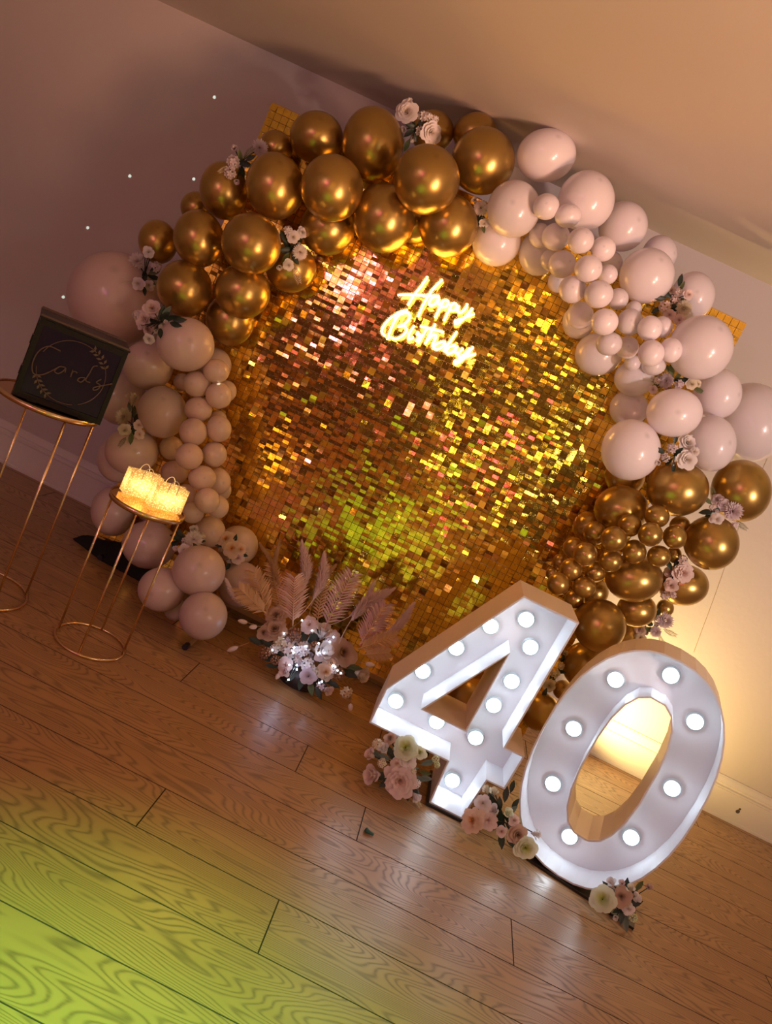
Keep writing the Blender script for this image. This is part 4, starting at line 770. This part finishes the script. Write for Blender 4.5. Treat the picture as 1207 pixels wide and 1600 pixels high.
GRP = {'gold': 'gold balloons of the arch', 'blush': 'blush balloons of the left column', 'cream': 'cream balloons of the left column', 'white': 'white balloons of the right arch', 'lilac': 'small lilac-white balloons of the right arch'}
bvar = {k: [balloon_mesh(100+i, m) for i in range(5)] for k, m in BM.items()}
for k, (kind, x, y, z, rx, ry, lab) in enumerate(BALLOONS):
    bm_, kn = bvar[kind][k % 5]
    o = bpy.data.objects.new('balloon', bm_)
    S = Matrix.Diagonal((rx, ry, math.sqrt(rx*ry), 1))
    o.matrix_world = Matrix.Translation((x, y, z)) @ CAM_R.to_4x4() @ S
    link(o)
    tag(o, lab, 'balloon', GRP[kind])
    obj('knot', kn, o)

# ---------------------------------------------------------------- flowers
def finish(name, V, F, Hh, mat, smooth=True):
    m = mesh(name, V, F, mat, smooth)
    at = m.attributes.new('heart', 'FLOAT', 'POINT'); at.data.foreach_set('value', [float(h) for h in Hh])
    return m

def petals(r, layers, frill=0.0, nu=4, nv=3, heart=.35):
    """layers: (count, spread, rim radius, rim height, base radius, base height, curl)"""
    V = []; F = []; Hh = []
    for li, (n, spread, R, Ht, R0, H0, curl) in enumerate(layers):
        off = r.uniform(0, 2*PI)
        for k in range(n):
            ph0 = off+2*PI*k/n+r.uniform(-.1, .1); sc = r.uniform(.92, 1.08); b = len(V)
            for j in range(nv+1):
                v = j/nv
                for i in range(nu+1):
                    u = 2*i/nu-1
                    vv = v*(1-.22*u*u)
                    rad = R0+(R*sc-R0)*(vv**.8)+curl*max(0, vv-.6)*1.2
                    hh = H0+(Ht-H0)*math.sin(vv*PI/2)-curl*max(0, vv-.7)*1.2
                    if frill: rad += r.uniform(-frill, frill)*v; hh += r.uniform(-frill, frill)*v
                    ph = ph0+u*spread
                    rr = rad*(1+.06*(1-u*u)*v+(.05 if k % 2 else 0)*v)
                    V.append((rr*math.cos(ph), rr*math.sin(ph), hh)); Hh.append(max(0, 1-math.hypot(rad, 0)/heart) if heart else 0)
            for j in range(nv):
                for i in range(nu):
                    a = b+j*(nu+1)+i
                    F.append((a, a+1, a+nu+2, a+nu+1))
    return V, F, Hh

def ball(c, rad, n=6, m=4):
    V = [(c[0], c[1], c[2]+rad)]; F = []
    for j in range(1, m):
        for i in range(n):
            th = PI*j/m; ph = 2*PI*i/n
            V.append((c[0]+rad*math.sin(th)*math.cos(ph), c[1]+rad*math.sin(th)*math.sin(ph), c[2]+rad*math.cos(th)))
    V.append((c[0], c[1], c[2]-rad)); e = len(V)-1
    for i in range(n):
        F.append((0, 1+i, 1+(i+1) % n)); F.append((e, 1+(m-2)*n+(i+1) % n, 1+(m-2)*n+i))
        for j in range(m-2): F.append((1+j*n+i, 1+(j+1)*n+i, 1+(j+1)*n+(i+1) % n, 1+j*n+(i+1) % n))
    return V, F

def flower_mesh(kind, seed):
    r = random.Random(seed)
    if kind == 'R':
        return petals(r, [(2, 1.5, .07, .50, .02, .2, 0), (3, 1.2, .18, .50, .05, .1, 0), (4, 1.0, .32, .48, .08, .0, .02), (5, .85, .49, .42, .12, -.1, .05), (5, .80, .70, .29, .15, -.2, .10), (6, .66, .95, .05, .15, -.3, .14)], heart=.42)
    if kind == 'U':
        return petals(r, [(2, 1.4, .10, .36, .02, .1, 0), (3, 1.2, .22, .40, .05, .0, 0), (4, 1.0, .36, .42, .08, -.1, 0), (5, .9, .52, .40, .1, -.2, 0), (6, .8, .68, .30, .12, -.3, .02), (7, .7, .84, .14, .15, -.35, .04), (7, .65, .98, -.06, .15, -.4, .06)], heart=.62)
    if kind == 'P':
        return petals(r, [(4, .9, .18, .42, .03, 0, 0), (6, .6, .36, .46, .06, -.05, .02), (8, .5, .56, .40, .1, -.1, .05), (9, .45, .78, .24, .12, -.2, .08), (9, .45, .98, .0, .12, -.3, .08)], frill=.055, nu=4, heart=.4)
    if kind == 'M':
        V = []; F = []; Hh = []
        for li, (n, el, L) in enumerate(((8, 1.35, .75), (14, 1.05, .85), (20, .75, .92), (24, .42, .98), (26, .1, 1.0), (22, -.25, .95))):
            for k in range(n):
                ph = 2*PI*(k+.5*(li % 2))/n+r.uniform(-.06, .06); e = el+r.uniform(-.08, .08); l = L*r.uniform(.9, 1.05)
                d = Vector((math.cos(e)*math.cos(ph), math.cos(e)*math.sin(ph), math.sin(e)*.8)); s_ = Vector((-math.sin(ph), math.cos(ph), 0))*.075
                b = len(V); upb = Vector((0, 0, .05))
                V += [tuple(d*.25-s_*.6), tuple(d*.25+s_*.6), tuple(d*l*.75+s_), tuple(d*l+upb), tuple(d*l*.75-s_)]
                Hh += [.8, .8, .15, 0, .15]
                F.append((b, b+1, b+2, b+3, b+4))
        return V, F, Hh
    if kind == 'H':
        V = []; F = []; Hh = []
        for k in range(6):
            a = 2*PI*k/5; c = Vector((0, 0, .45)) if k == 5 else Vector((.55*math.cos(a), .55*math.sin(a), r.uniform(.0, .25)))
            nrm = (c+Vector((0, 0, .35))).normalized(); t1 = nrm.orthogonal().normalized(); t2 = nrm.cross(t1); o_ = r.uniform(0, 1)
            for p in range(5):
                ph = o_+2*PI*p/5; d = t1*math.cos(ph)+t2*math.sin(ph); s_ = nrm.cross(d); q_ = .46; b = len(V)
                pts = [c, c+d*q_*.55+s_*q_*.36+nrm*.06, c+d*q_*.95+s_*q_*.2+nrm*.09, c+d*q_*.95-s_*q_*.2+nrm*.09, c+d*q_*.55-s_*q_*.36+nrm*.06]
                V += [tuple(x) for x in pts]; Hh += [1, .1, 0, 0, .1]; F.append((b, b+1, b+2, b+3, b+4))
        return V, F, Hh
    if kind == 'B':
        return petals(r, [(3, 1.1, .30, .95, .02, .2, 0), (3, 1.1, .62, .80, .3, -.5, -.1), (4, .9, .80, .45, .2, -.7, 0)], nu=3, heart=.3)
    if kind == 'T':
        V, F, Hh = petals(r, [(3, 1.05, .42, 1.0, .05, -.6, 0), (3, 1.0, .66, .85, .1, -.8, .05), (3, .8, .85, .5, .1, -.9, .2)], heart=.3)
        return V, F, Hh
    if kind == 'D':
        V = []; F = []
        for k in range(26):
            ph = k*2.4; zz = 1-1.5*k/26; rr = math.sqrt(max(0, 1-zz*zz))
            v, f = ball((rr*.72*math.cos(ph), rr*.72*math.sin(ph), zz*.7), .2, 5, 4)
            b = len(V); V += v; F += [tuple(i+b for i in q_) for q_ in f]
        return V, F, [r.random()*.0+.3]*len(V)
    if kind == 'L':
        V = []; F = []; n = 5; w = [0.02, .30, .40, .30, .02]
        for i in range(n):
            t = i/(n-1); z = .28*math.sin(t*PI)*.6
            V += [(-1+2*t, -w[i], z+.10*w[i]*2), (-1+2*t, 0, z-.06), (-1+2*t, w[i], z+.10*w[i]*2)]
        for i in range(n-1):
            for k in range(2): a = i*3+k; F.append((a, a+3, a+4, a+1))
        return V, F, [(1 if i % 3 == 1 else 0) for i in range(len(V))]
    if kind == 'F':
        V = []; F = []
        mb = MB().tube([(-1, 0, 0), (0, 0, .12), (1, 0, .05)], [.035, .03, .012], 4)
        V, F = list(mb.V), list(mb.F)
        for k in range(10):
            t = -.8+1.7*k/9; L = .52*(1-.5*abs(t)); z = .12*(1-t*t)
            for s_ in (-1, 1):
                b = len(V); V += [(t, 0, z), (t+.22, s_*L*.5, z+.05), (t+.36, s_*L, z), (t+.10, s_*L*.55, z+.02)]; F.append((b, b+1, b+2, b+3))
        return V, F, [.2]*len(V)
fcache = {}
FN = {'R': 'rose', 'U': 'ranunculus', 'P': 'peony', 'M': 'chrysanthemum', 'H': 'blossom', 'B': 'bud', 'T': 'tulip', 'D': 'berry_cluster', 'L': 'leaf', 'F': 'fern_sprig'}
def fmesh(kind, colr, v):
    key = (kind, colr, v)
    if key not in fcache:
        V, F, Hh = flower_mesh(kind, hash((ord(kind), v)) % 1000)
        fcache[key] = finish(FN[kind], V, F, Hh, PET[colr])
    return fcache[key]

def place_flowers(root, items, centre, spread=.9, seed=0):
    r = random.Random(seed)
    for (kind, x, y, z, rad, colr) in items:
        p = Vector((x, y, z)); tocam = (CAM_P-p).normalized()
        out = p-centre
        out = out.normalized() if out.length > 1e-4 else Vector((0, 0, 0))
        rv = Vector((r.uniform(-1, 1), r.uniform(-1, 1), r.uniform(-1, 1)))*.22
        if kind in 'LF':
            # leaves lie across the spray, long axis pointing outwards
            xa = (out-tocam*out.dot(tocam)*.7+rv*.8).normalized()
            za = (tocam+rv*1.5); za = (za-xa*za.dot(xa)).normalized(); s_ = rad*1.15
        else:
            za = (tocam+out*spread*.6+rv).normalized(); xa = za.orthogonal().normalized()
            if kind == 'T': za = (out*1.2+tocam*.55+rv).normalized(); xa = za.orthogonal().normalized()
            s_ = rad*(1.12 if kind != 'D' else 1.0)
        ya = za.cross(xa)
        R = Matrix((xa, ya, za)).transposed().to_4x4()
        if kind not in 'LF': R = R @ Matrix.Rotation(r.uniform(0, 6.28), 4, 'Z')
        Mx = Matrix.Translation(p-root.location) @ R @ Matrix.Scale(s_, 4)
        obj(FN[kind], fmesh(kind, colr, r.randrange(3)), root, M=Mx)

for k, (lab, items) in enumerate(SPRAYS):
    c = sum((Vector(i[1:4]) for i in items), Vector())/len(items)
    base = c+(c-CAM_P).normalized()*.03
    g = k >= 16
    if g: base.z = 0.0
    root = empty('flower_spray', base)
    tag(root, lab, 'flowers', 'floor sprays at the numbers' if g else 'flower sprays on the balloons')
    fr_ = random.Random(900+k); extra = []
    heads = [i for i in items if i[0] in 'RMPUTH']
    for q_ in range(14 if g else 7):
        a, b = fr_.sample(heads, 2) if len(heads) > 1 else (heads[0], heads[0]); t = fr_.uniform(.2, .8)
        p = Vector(a[1:4]).lerp(Vector(b[1:4]), t); p += (p-CAM_P).normalized()*fr_.uniform(.012, .03)+Vector((fr_.uniform(-1, 1), 0, fr_.uniform(-1, 1)))*.012
        extra.append(('L' if fr_.random() < .72 else 'B', p.x, p.y, max(p.z, .02), fr_.uniform(.017, .026)*(1.15 if g else .9), fr_.choice('ddgds')) if True else None)
    extra = [(e[0], e[1], e[2], e[3], e[4] if e[0] == 'L' else e[4]*.45, e[5] if e[0] == 'L' else fr_.choice('wcb')) for e in extra]
    items = list(items)+extra
    place_flowers(root, items, c+(c-CAM_P).normalized()*.03+Vector((0, 0, 0.0 if not g else -.02)), .9, 50+k)
    sm = MB()
    for it in items:
        if it[0] in 'RMPUTB':
            sm.tube([Vector(it[1:4])-base+(Vector(it[1:4])-CAM_P).normalized()*it[4]*.4, (c-base)+(c-CAM_P).normalized()*.02], .0022, 4)
    sm.build('stems', PET['d'], root)

# ---------------------------------------------------------------- dried arrangement at the foot of the panel
cen = sum((Vector(i[1:4]) for i in ARR), Vector())/len(ARR)
arr = empty('dried_flower_arrangement', (cen.x, cen.y+.03, 0))
tag(arr, 'dried palm and pampas arrangement with fairy lights at the foot of the panel', 'flowers')
ar_ = random.Random(77); fill = []
for q_ in range(34):
    a, b = ar_.sample(ARR[:28], 2); p = Vector(a[1:4]).lerp(Vector(b[1:4]), ar_.uniform(.15, .85)); p += (p-CAM_P).normalized()*ar_.uniform(.01, .04)+Vector((ar_.uniform(-1, 1), 0, ar_.uniform(-1, 1)))*.02
    kd = ar_.choice('LLHHBRD'); fill.append((kd, p.x, p.y, max(p.z, .03), {'L': .028, 'H': .021, 'B': .012, 'R': .024, 'D': .016}[kd]*ar_.uniform(.85, 1.2), {'L': 'd', 'D': 'n'}.get(kd) or ar_.choice('wcblt')))
place_flowers(arr, list(ARR)+fill, Vector((cen.x, cen.y+.06, cen.z-.05)), .8, 5)
pot = MB().lathe([(.0001, 0), (.085, 0), (.10, .05), (.085, .07), (.0001, .07)], 20)
pot.build('pot', pmat('dark_pot', (.05, .045, .05), .5), arr, True, loc=(0, .03, 0))
def rel(p): return Vector(p)-arr.location
for (a, b), wd, c in PLUMES:
    a, b = rel(a), rel(b); r = random.Random(int(abs(b.x)*1e4)); ax = b-a; L = ax.length; t = ax.normalized()
    bend = Vector((0, -1, 0)).cross(t)*.04*r.choice((-1, 1))
    path = [a+ax*s_+bend*math.sin(s_*PI) for s_ in [i/8 for i in range(9)]]
    stem = MB().tube(path, .0018, 4)
    V = list(stem.V); F = list(stem.F)
    for i in range(1100):
        s_ = .32+.68*r.random()**.9; base = a+ax*s_+bend*math.sin(s_*PI)
        env = math.sin(min(1, (s_-.30)/.70*1.02)*PI)**.6 if s_ < .99 else .2
        d = Vector((r.gauss(0, 1), r.gauss(0, 1), r.gauss(0, 1))); d = (d-t*d.dot(t)).normalized()
        tip = base+d*wd*1.45*env*r.uniform(.5, 1.05)+t*L*r.uniform(.05, .13); sd = d.cross(t)*.0014
        k = len(V); md = (base+tip)/2+d*wd*.12*env
        V += [tuple(base-sd), tuple(base+sd), tuple(md+sd*1.6), tuple(tip), tuple(md-sd*1.6)]; F.append((k, k+1, k+2, k+3, k+4))
    obj('pampas_plume', finish('pampas_plume', V, F, [.2]*len(V), M_PLUME[c], False), arr)
for (a, b), wd, c in FRONDS:
    a, b = rel(a), rel(b); ax = b-a; L = ax.length; t = ax.normalized(); side = t.cross(Vector((0, -1, 0))).normalized(); fw_ = t.cross(side)
    r = random.Random(int(abs(b.z)*1e4))
    st_ = MB().tube([a, a+ax*.5, b], [.003, .0024, .001], 5)
    fr_ = obj('palm_frond', mesh('palm_frond', st_.V, st_.F, M_FROND[c]), arr)
    lf = MB()
    n = 17
    for i in range(n):
        s_ = .12+.86*i/(n-1); p = a+ax*s_; env = (math.sin(min(1, s_*1.05)*PI*.62+.55))**1.0; ll = wd*1.25*env*r.uniform(.9, 1.05)
        for sg in (-1, 1):
            d = (side*sg*.74+t*.62+fw_*r.uniform(-.18, .18)).normalized(); w = t.cross(d).cross(d).normalized()*.0046+fw_*.0012
            m_ = p+d*ll*.5; e = p+d*ll-Vector((0, 0, .12*ll))
            lf.add([p-w*.5, p+w*.5, m_+w, e, m_-w], [(0, 1, 2, 3, 4)])
    lf.build('leaflets', M_FROND[c], fr_)
for ((a, b),) in TAILS:
    a, b = rel(a), rel(b); d = b-a
    if a.z < .012: a.z = .012
    if b.z < .012: b.z = .012
    s0 = a+(b-a)*.5
    o = obj('bunny_tail', mesh('bunny_tail', *(lambda m_: (m_.V, m_.F))(MB().tube([a, s0], .0012, 4)), M_FOOTWOOD), arr)
    pts = [s0+(b-s0)*q_ for q_ in (0, .15, .4, .7, .9, 1)]
    tl = MB().tube(pts, [.002, .008, .0105, .009, .005, .001], 8)
    obj('tuft', finish('tuft', tl.V, tl.F, [.2]*len(tl.V), M_TAIL), o)
lv, lf_ = ball((0, 0, 0), .0036, 8, 6)
led_m = mesh('fairy_light', lv, lf_, M_LED, True)
for p in LEDS: obj('fairy_light', led_m, arr, loc=rel(p))
mb = MB(); mb.tube([rel(p)+Vector((0, .004, 0)) for p in LEDS], .0006, 4); mb.build('light_wire', M_WIRE, arr)
lamp('fairy_glow', 'POINT', (cen.x-.02, cen.y-.10, cen.z+.02), .2, (.55, .68, 1.0), .04)

# ---------------------------------------------------------------- marquee numbers
def offset_poly(P, d):
    out = []; n = len(P)
    area = sum(P[i][0]*P[(i+1) % n][1]-P[(i+1) % n][0]*P[i][1] for i in range(n))
    sg = 1 if area > 0 else -1
    for i in range(n):
        a, b, c = Vector(P[i-1]), Vector(P[i]), Vector(P[(i+1) % n])
        d1 = (b-a).normalized(); d2 = (c-b).normalized()
        n1 = Vector((-d1.y, d1.x))*sg; n2 = Vector((-d2.y, d2.x))*sg
        k = (n1+n2); k = k/max(.2, k.dot(n1)) if k.length > 1e-6 else n1
        out.append(tuple(b+k*d))
    return out
def wall_strip(P, d, y0, y1):
    """a wall of thickness |d| following outline P, from depth y0 (front) to y1 (back); returns outer and inner skins"""
    Q = offset_poly(P, d); n = len(P)
    o_, i_ = MB(), MB()
    for k in range(n):
        j = (k+1) % n
        o_.add([(P[k][0], y0, P[k][1]), (P[j][0], y0, P[j][1]), (P[j][0], y1, P[j][1]), (P[k][0], y1, P[k][1])], [(0, 1, 2, 3)])
        i_.add([(Q[k][0], y0, Q[k][1]), (Q[j][0], y0, Q[j][1]), (Q[j][0], y1, Q[j][1]), (Q[k][0], y1, Q[k][1])], [(0, 3, 2, 1)])
        i_.add([(P[k][0], y0, P[k][1]), (P[j][0], y0, P[j][1]), (Q[j][0], y0, Q[j][1]), (Q[k][0], y0, Q[k][1])], [(0, 1, 2, 3)])
    return o_, i_
def plate(outer, hole, y):
    polys = [[Vector((p[0], p[1], 0)) for p in outer], [Vector((p[0], p[1], 0)) for p in hole]]
    tris = tessellate_polygon(polys); allp = outer+hole
    return MB().add([(p[0], y, p[1]) for p in allp], [tuple(t) for t in tris])
bulb_g = MB().lathe([(.0001, -.034), (.010, -.033), (.016, -.028), (.0195, -.021), (.0205, -.013), (.019, -.004)], 20)
sock = MB().lathe([(.0001, -.004), (.024, -.004), (.026, -.012), (.029, -.014), (.033, -.010), (.0345, 0)], 24)
# lathe axis is z; turn so that -z points to the viewer (-y)
TURN = (-PI/2, 0, 0)
bulb_m = mesh('globe', bulb_g.V, bulb_g.F, M_BULB, True); sock_m = mesh('bulb', sock.V, sock.F, M_SOCKET, True)
def number(name, label, origin, rz, outer, hole, bulbs, D, rec, feet):
    root = empty(name, origin, rz); tag(root, label, 'number light', 'light-up numbers')
    o_, i_ = wall_strip(outer, .006, 0, D); o_.build('outer_wall', M_NUMOUT, root); i_.build('rim', M_NUMIN, root)
    h_, hi = wall_strip(hole, -.006, 0, D); h_.build('hole_wall', M_NUMOUT, root); hi.build('hole_rim', M_NUMIN, root)
    plate(outer, hole, rec).build('face', M_NUMIN, root)
    plate(outer, hole, D).build('back', M_NUMOUT, root)
    for x, z in bulbs:
        b = obj('bulb', sock_m, root, loc=(x, rec, z), rot=TURN)
        obj('globe', bulb_m, b)
    f = MB()
    for x0, x1 in feet: f.box(((x0+x1)/2, D*.5, .005), (x1-x0, D+.02, .0095))
    f.build('base_plate', M_BLACK, root)
four_o = [(.447, .861), (.660, .861), (.640, .333), (.715, .335), (.709, .187), (.639, .186), (.624, .010), (.490, .010), (.479, .186), (.163, .185), (.161, .332)]
four_o = [(x-.45, z) for x, z in four_o]
four_h = [(.493-.45, .643), (.318-.45, .325), (.484-.45, .325)]
four_b = [(.518, .756), (.414, .674), (.338, .541), (.266, .402), (.226, .247), (.399, .246), (.579, .669), (.577, .520), (.560, .405), (.557, .258), (.555, .062)]
number('number_four', 'white light-up number four with round bulbs, left of the zero', (.45, -1.31, 0), 0, four_o, four_h, [(x-.45, z) for x, z in four_b], .245, .155, [(.03, .185)])
def sup(cx, cz, a, b, n, k, ph=0):
    return [(cx+a*math.copysign(abs(math.cos(t))**(2/n), math.cos(t)), cz+b*math.copysign(abs(math.sin(t))**(2/n), math.sin(t))) for t in [ph+2*PI*i/k for i in range(k)]]
zo = sup(.105, .4595, .29, .4495, 2.3, 40)
zh = sup(.105, .466, .11, .282, 2.5, 20, PI/20)
zb = [(-.042, .711), (.112, .823), (.256, .720), (-.086, .472), (-.056, .247), (.301, .468), (.085, .105), (.267, .230)]
number('number_zero', 'white light-up number zero with round bulbs, right of the four', (.903, -1.344, 0), -.2579, zo, zh, zb, .225, .14, [(-.02, .40)])

# ---------------------------------------------------------------- plinth stands
def stand(name, label, c, r, h, angs):
    root = empty(name, (c[0], c[1], 0)); tag(root, label, 'stand', 'gold wire plinth stands')
    ring = [(r*math.cos(a), r*math.sin(a), .006) for a in [2*PI*i/48 for i in range(48)]]
    MB().tube(ring, .0055, 8, True).build('base_ring', M_STANDGOLD, root, True)
    for a in angs:
        MB().tube([((r-.004)*math.cos(a), (r-.004)*math.sin(a), .006), ((r-.004)*math.cos(a), (r-.004)*math.sin(a), h-.012)], .0045, 8).build('pole', M_STANDGOLD, root, True)
    MB().lathe([(.0001, -.004), (r+.003, -.004), (r+.003, 0), (.0001, 0)], 48).build('table_top', pmat('mirrored_gold_top', (.80, .50, .20), .12, 1.0), root, loc=(0, 0, h))
    MB().lathe([(r+.003, -.014), (r+.008, -.014), (r+.008, .004), (r+.003, .004)], 48).build('rim', M_STANDGOLD, root, True, loc=(0, 0, h))
D2 = PI/180
stand('tall_plinth_stand', 'tall gold wire stand carrying the black card box', (-1.347, -1.37), .172, .755, [D2*a for a in (35, 100, 145, 215, 280, 325)][0:0] + [D2*a for a in (40, 140, 220, 320)])
stand('short_plinth_stand', 'shorter gold wire stand carrying the glowing paper bags', (-.886, -1.36), .128, .575, [D2*a for a in (8, 98, 188, 278)])

# ---------------------------------------------------------------- card box
BW, BD, BH = .292, .215, .275
box = empty('card_box', (-1.322, -1.365, .7595), D2*30)
tag(box, 'black card box lettered Cards on the tall gold stand', 'box')
bx = MB()
for sx in (-1, 1):
    for sy in (-1, 1): bx.box((sx*(BW/2-.008), sy*(BD/2-.008), BH/2), (.016, .016, BH))
    for z in (.008, BH-.008): bx.box((sx*(BW/2-.008), 0, z), (.016, BD-.03, .016))
for sy in (-1, 1):
    for z in (.010, BH-.012): bx.box((0, sy*(BD/2-.008), z), (BW-.03, .016, .02))
bx.build('frame', M_BOXFRAME, box)
for sy in (-1, 1): MB().box((0, sy*(BD/2-.006), BH/2), (BW-.031, .003, BH-.041)).build('glass_panel', M_BOXGLASS, box)
for sx in (-1, 1): MB().box((sx*(BW/2-.006), 0, BH/2), (.003, BD-.031, BH-.031)).build('glass_panel', M_BOXGLASS, box)
MB().box((0, 0, .003), (BW-.02, BD-.02, .005)).build('bottom', M_BLACK, box)
lid = MB().box((0, 0, BH+.003), (BW+.008, BD+.008, .006)).build('lid', M_BOXFRAME, box)
fg = MB()
for sy in (-1, 1):
    n = 22
    for i in range(n):
        x = -BW/2+.012+(BW-.024)*i/(n-1)
        fg.lathe([(.0052, 0), (.0064, .0025), (.0038, .0025)], 8, (x, sy*(BD/2-.012), BH+.006))
    fg.box((0, sy*(BD/2), BH+.008), (BW+.004, .004, .005)); fg.box((0, sy*(BD/2-.024), BH+.008), (BW+.004, .003, .004))
fg.build('filigree', M_BOXGOLD, lid)
for x in (-.085, .085):
    for z in (.004, BH-.004): MB().box((x, -BD/2-.001, z), (.03, .006, .012)).build('joint_tab', M_BOXFRAME, box)
for z in (.08, .19):
    for sx in (-1, 1): MB().box((sx*(BW/2+.002), -.05, z), (.007, .03, .03)).build('joint_tab', M_BOXFRAME, box)
fy = -BD/2-.0005
def fc(u, v): return Vector(((u-.5)*BW, fy-.0045+.004, BH*(1-v)))
for stn in CARDS:
    MB().tube([fc(*p) for p in spline(stn, 5)], .0022, 6).build('lettering', M_BOXGOLD, box, True)
wr = MB()
for a0, a1 in ((-60, 35), (62, 165), (190, 290)):
    wr.tube([(BW*.375*math.cos(a*D2), fy, BH*.5+BH*.395*math.sin(a*D2)) for a in range(a0, a1+1, 5)], .0014, 6)
for a in list(range(30, 75, 9))+list(range(205, 250, 9)):
    p = Vector((BW*.375*math.cos(a*D2), fy, BH*.5+BH*.395*math.sin(a*D2)))
    for s_ in (-1, 1):
        d = Vector((math.cos((a+50*s_+90)*D2), 0, math.sin((a+50*s_+90)*D2)))*.019; w = Vector((-d.z, 0, d.x))*.22; k = Vector((0, -.001, 0))
        wr.add([p+k, p+d*.5+w+k, p+d+k, p+d*.5-w+k], [(0, 1, 2, 3)])
wr.build('wreath', M_BOXGOLD, box)

# ---------------------------------------------------------------- paper bag lanterns
def bag(label, c, rz):
    w, d, h, tpr = .122, .052, .090, .004
    root = empty('paper_bag_lantern', c, rz); tag(root, label, 'lantern', 'paper bag lanterns on the short stand')
    V = [(-w/2, -d/2, 0), (w/2, -d/2, 0), (w/2, d/2, 0), (-w/2, d/2, 0), (-w/2, -d/2+tpr, h), (w/2, -d/2+tpr, h), (w/2, d/2-tpr, h), (-w/2, d/2-tpr, h), (-w/2+.006, 0, h*.98), (w/2-.006, 0, h*.98), (-w/2+.001, 0, .0), (w/2-.001, 0, 0)]
    F = [(0, 1, 5, 4), (2, 3, 7, 6), (1, 11, 9, 5), (11, 2, 6, 9), (3, 10, 8, 7), (10, 0, 4, 8), (0, 10, 11, 1), (10, 3, 2, 11)]
    obj('bag_body', mesh('bag_body', V, F, M_PAPER), root)
    for s_ in (-1, 1):
        pts = [(.017*math.cos(a)*1.0, s_*(d/2-tpr+.0015), h-.002+.026*math.sin(a)) for a in [PI*i/12 for i in range(13)]]
        pts = [(pts[0][0], pts[0][1], h-.024)]+pts+[(pts[-1][0], pts[-1][1], h-.024)]
        MB().tube(pts, .0016, 6).build('handle', M_TWINE, root, True)
    cd = MB().lathe([(.0001, .001), (.017, .001), (.017, .014), (.0001, .014)], 14).build('tea_light', pmat('tea_light_wax', (.9, .7, .4), .5, emit=(1, .6, .2), strength=3), root, True)
    for s_ in (-.036, 0, .036):
        lamp('tea_light_glow', 'POINT', (c[0]+s_*math.cos(rz), c[1]+s_*math.sin(rz), c[2]+.045), 0.17, (1.0, .68, .30), .020)
bag('glowing openwork paper bag at the back left of the short stand', (-.938, -1.345, .5805), D2*42)
bag('glowing openwork paper bag at the front right of the short stand', (-.834, -1.350, .5805), D2*42)

# ---------------------------------------------------------------- scrap on the floor
sc = MB().tube([(-.012, .006, .006), (-.006, .001, .0055), (.004, -.002, .0045), (.016, -.006, .0042)], [.0085, .0075, .0052, .0042], 8)
o = sc.build('rubber_scrap', M_GREEN, None, True, loc=(.300, -1.668, .0028), rot=(0, 0, D2*14))
tag(o, 'small dark green rubber scrap lying on the planks before the four', 'scrap')
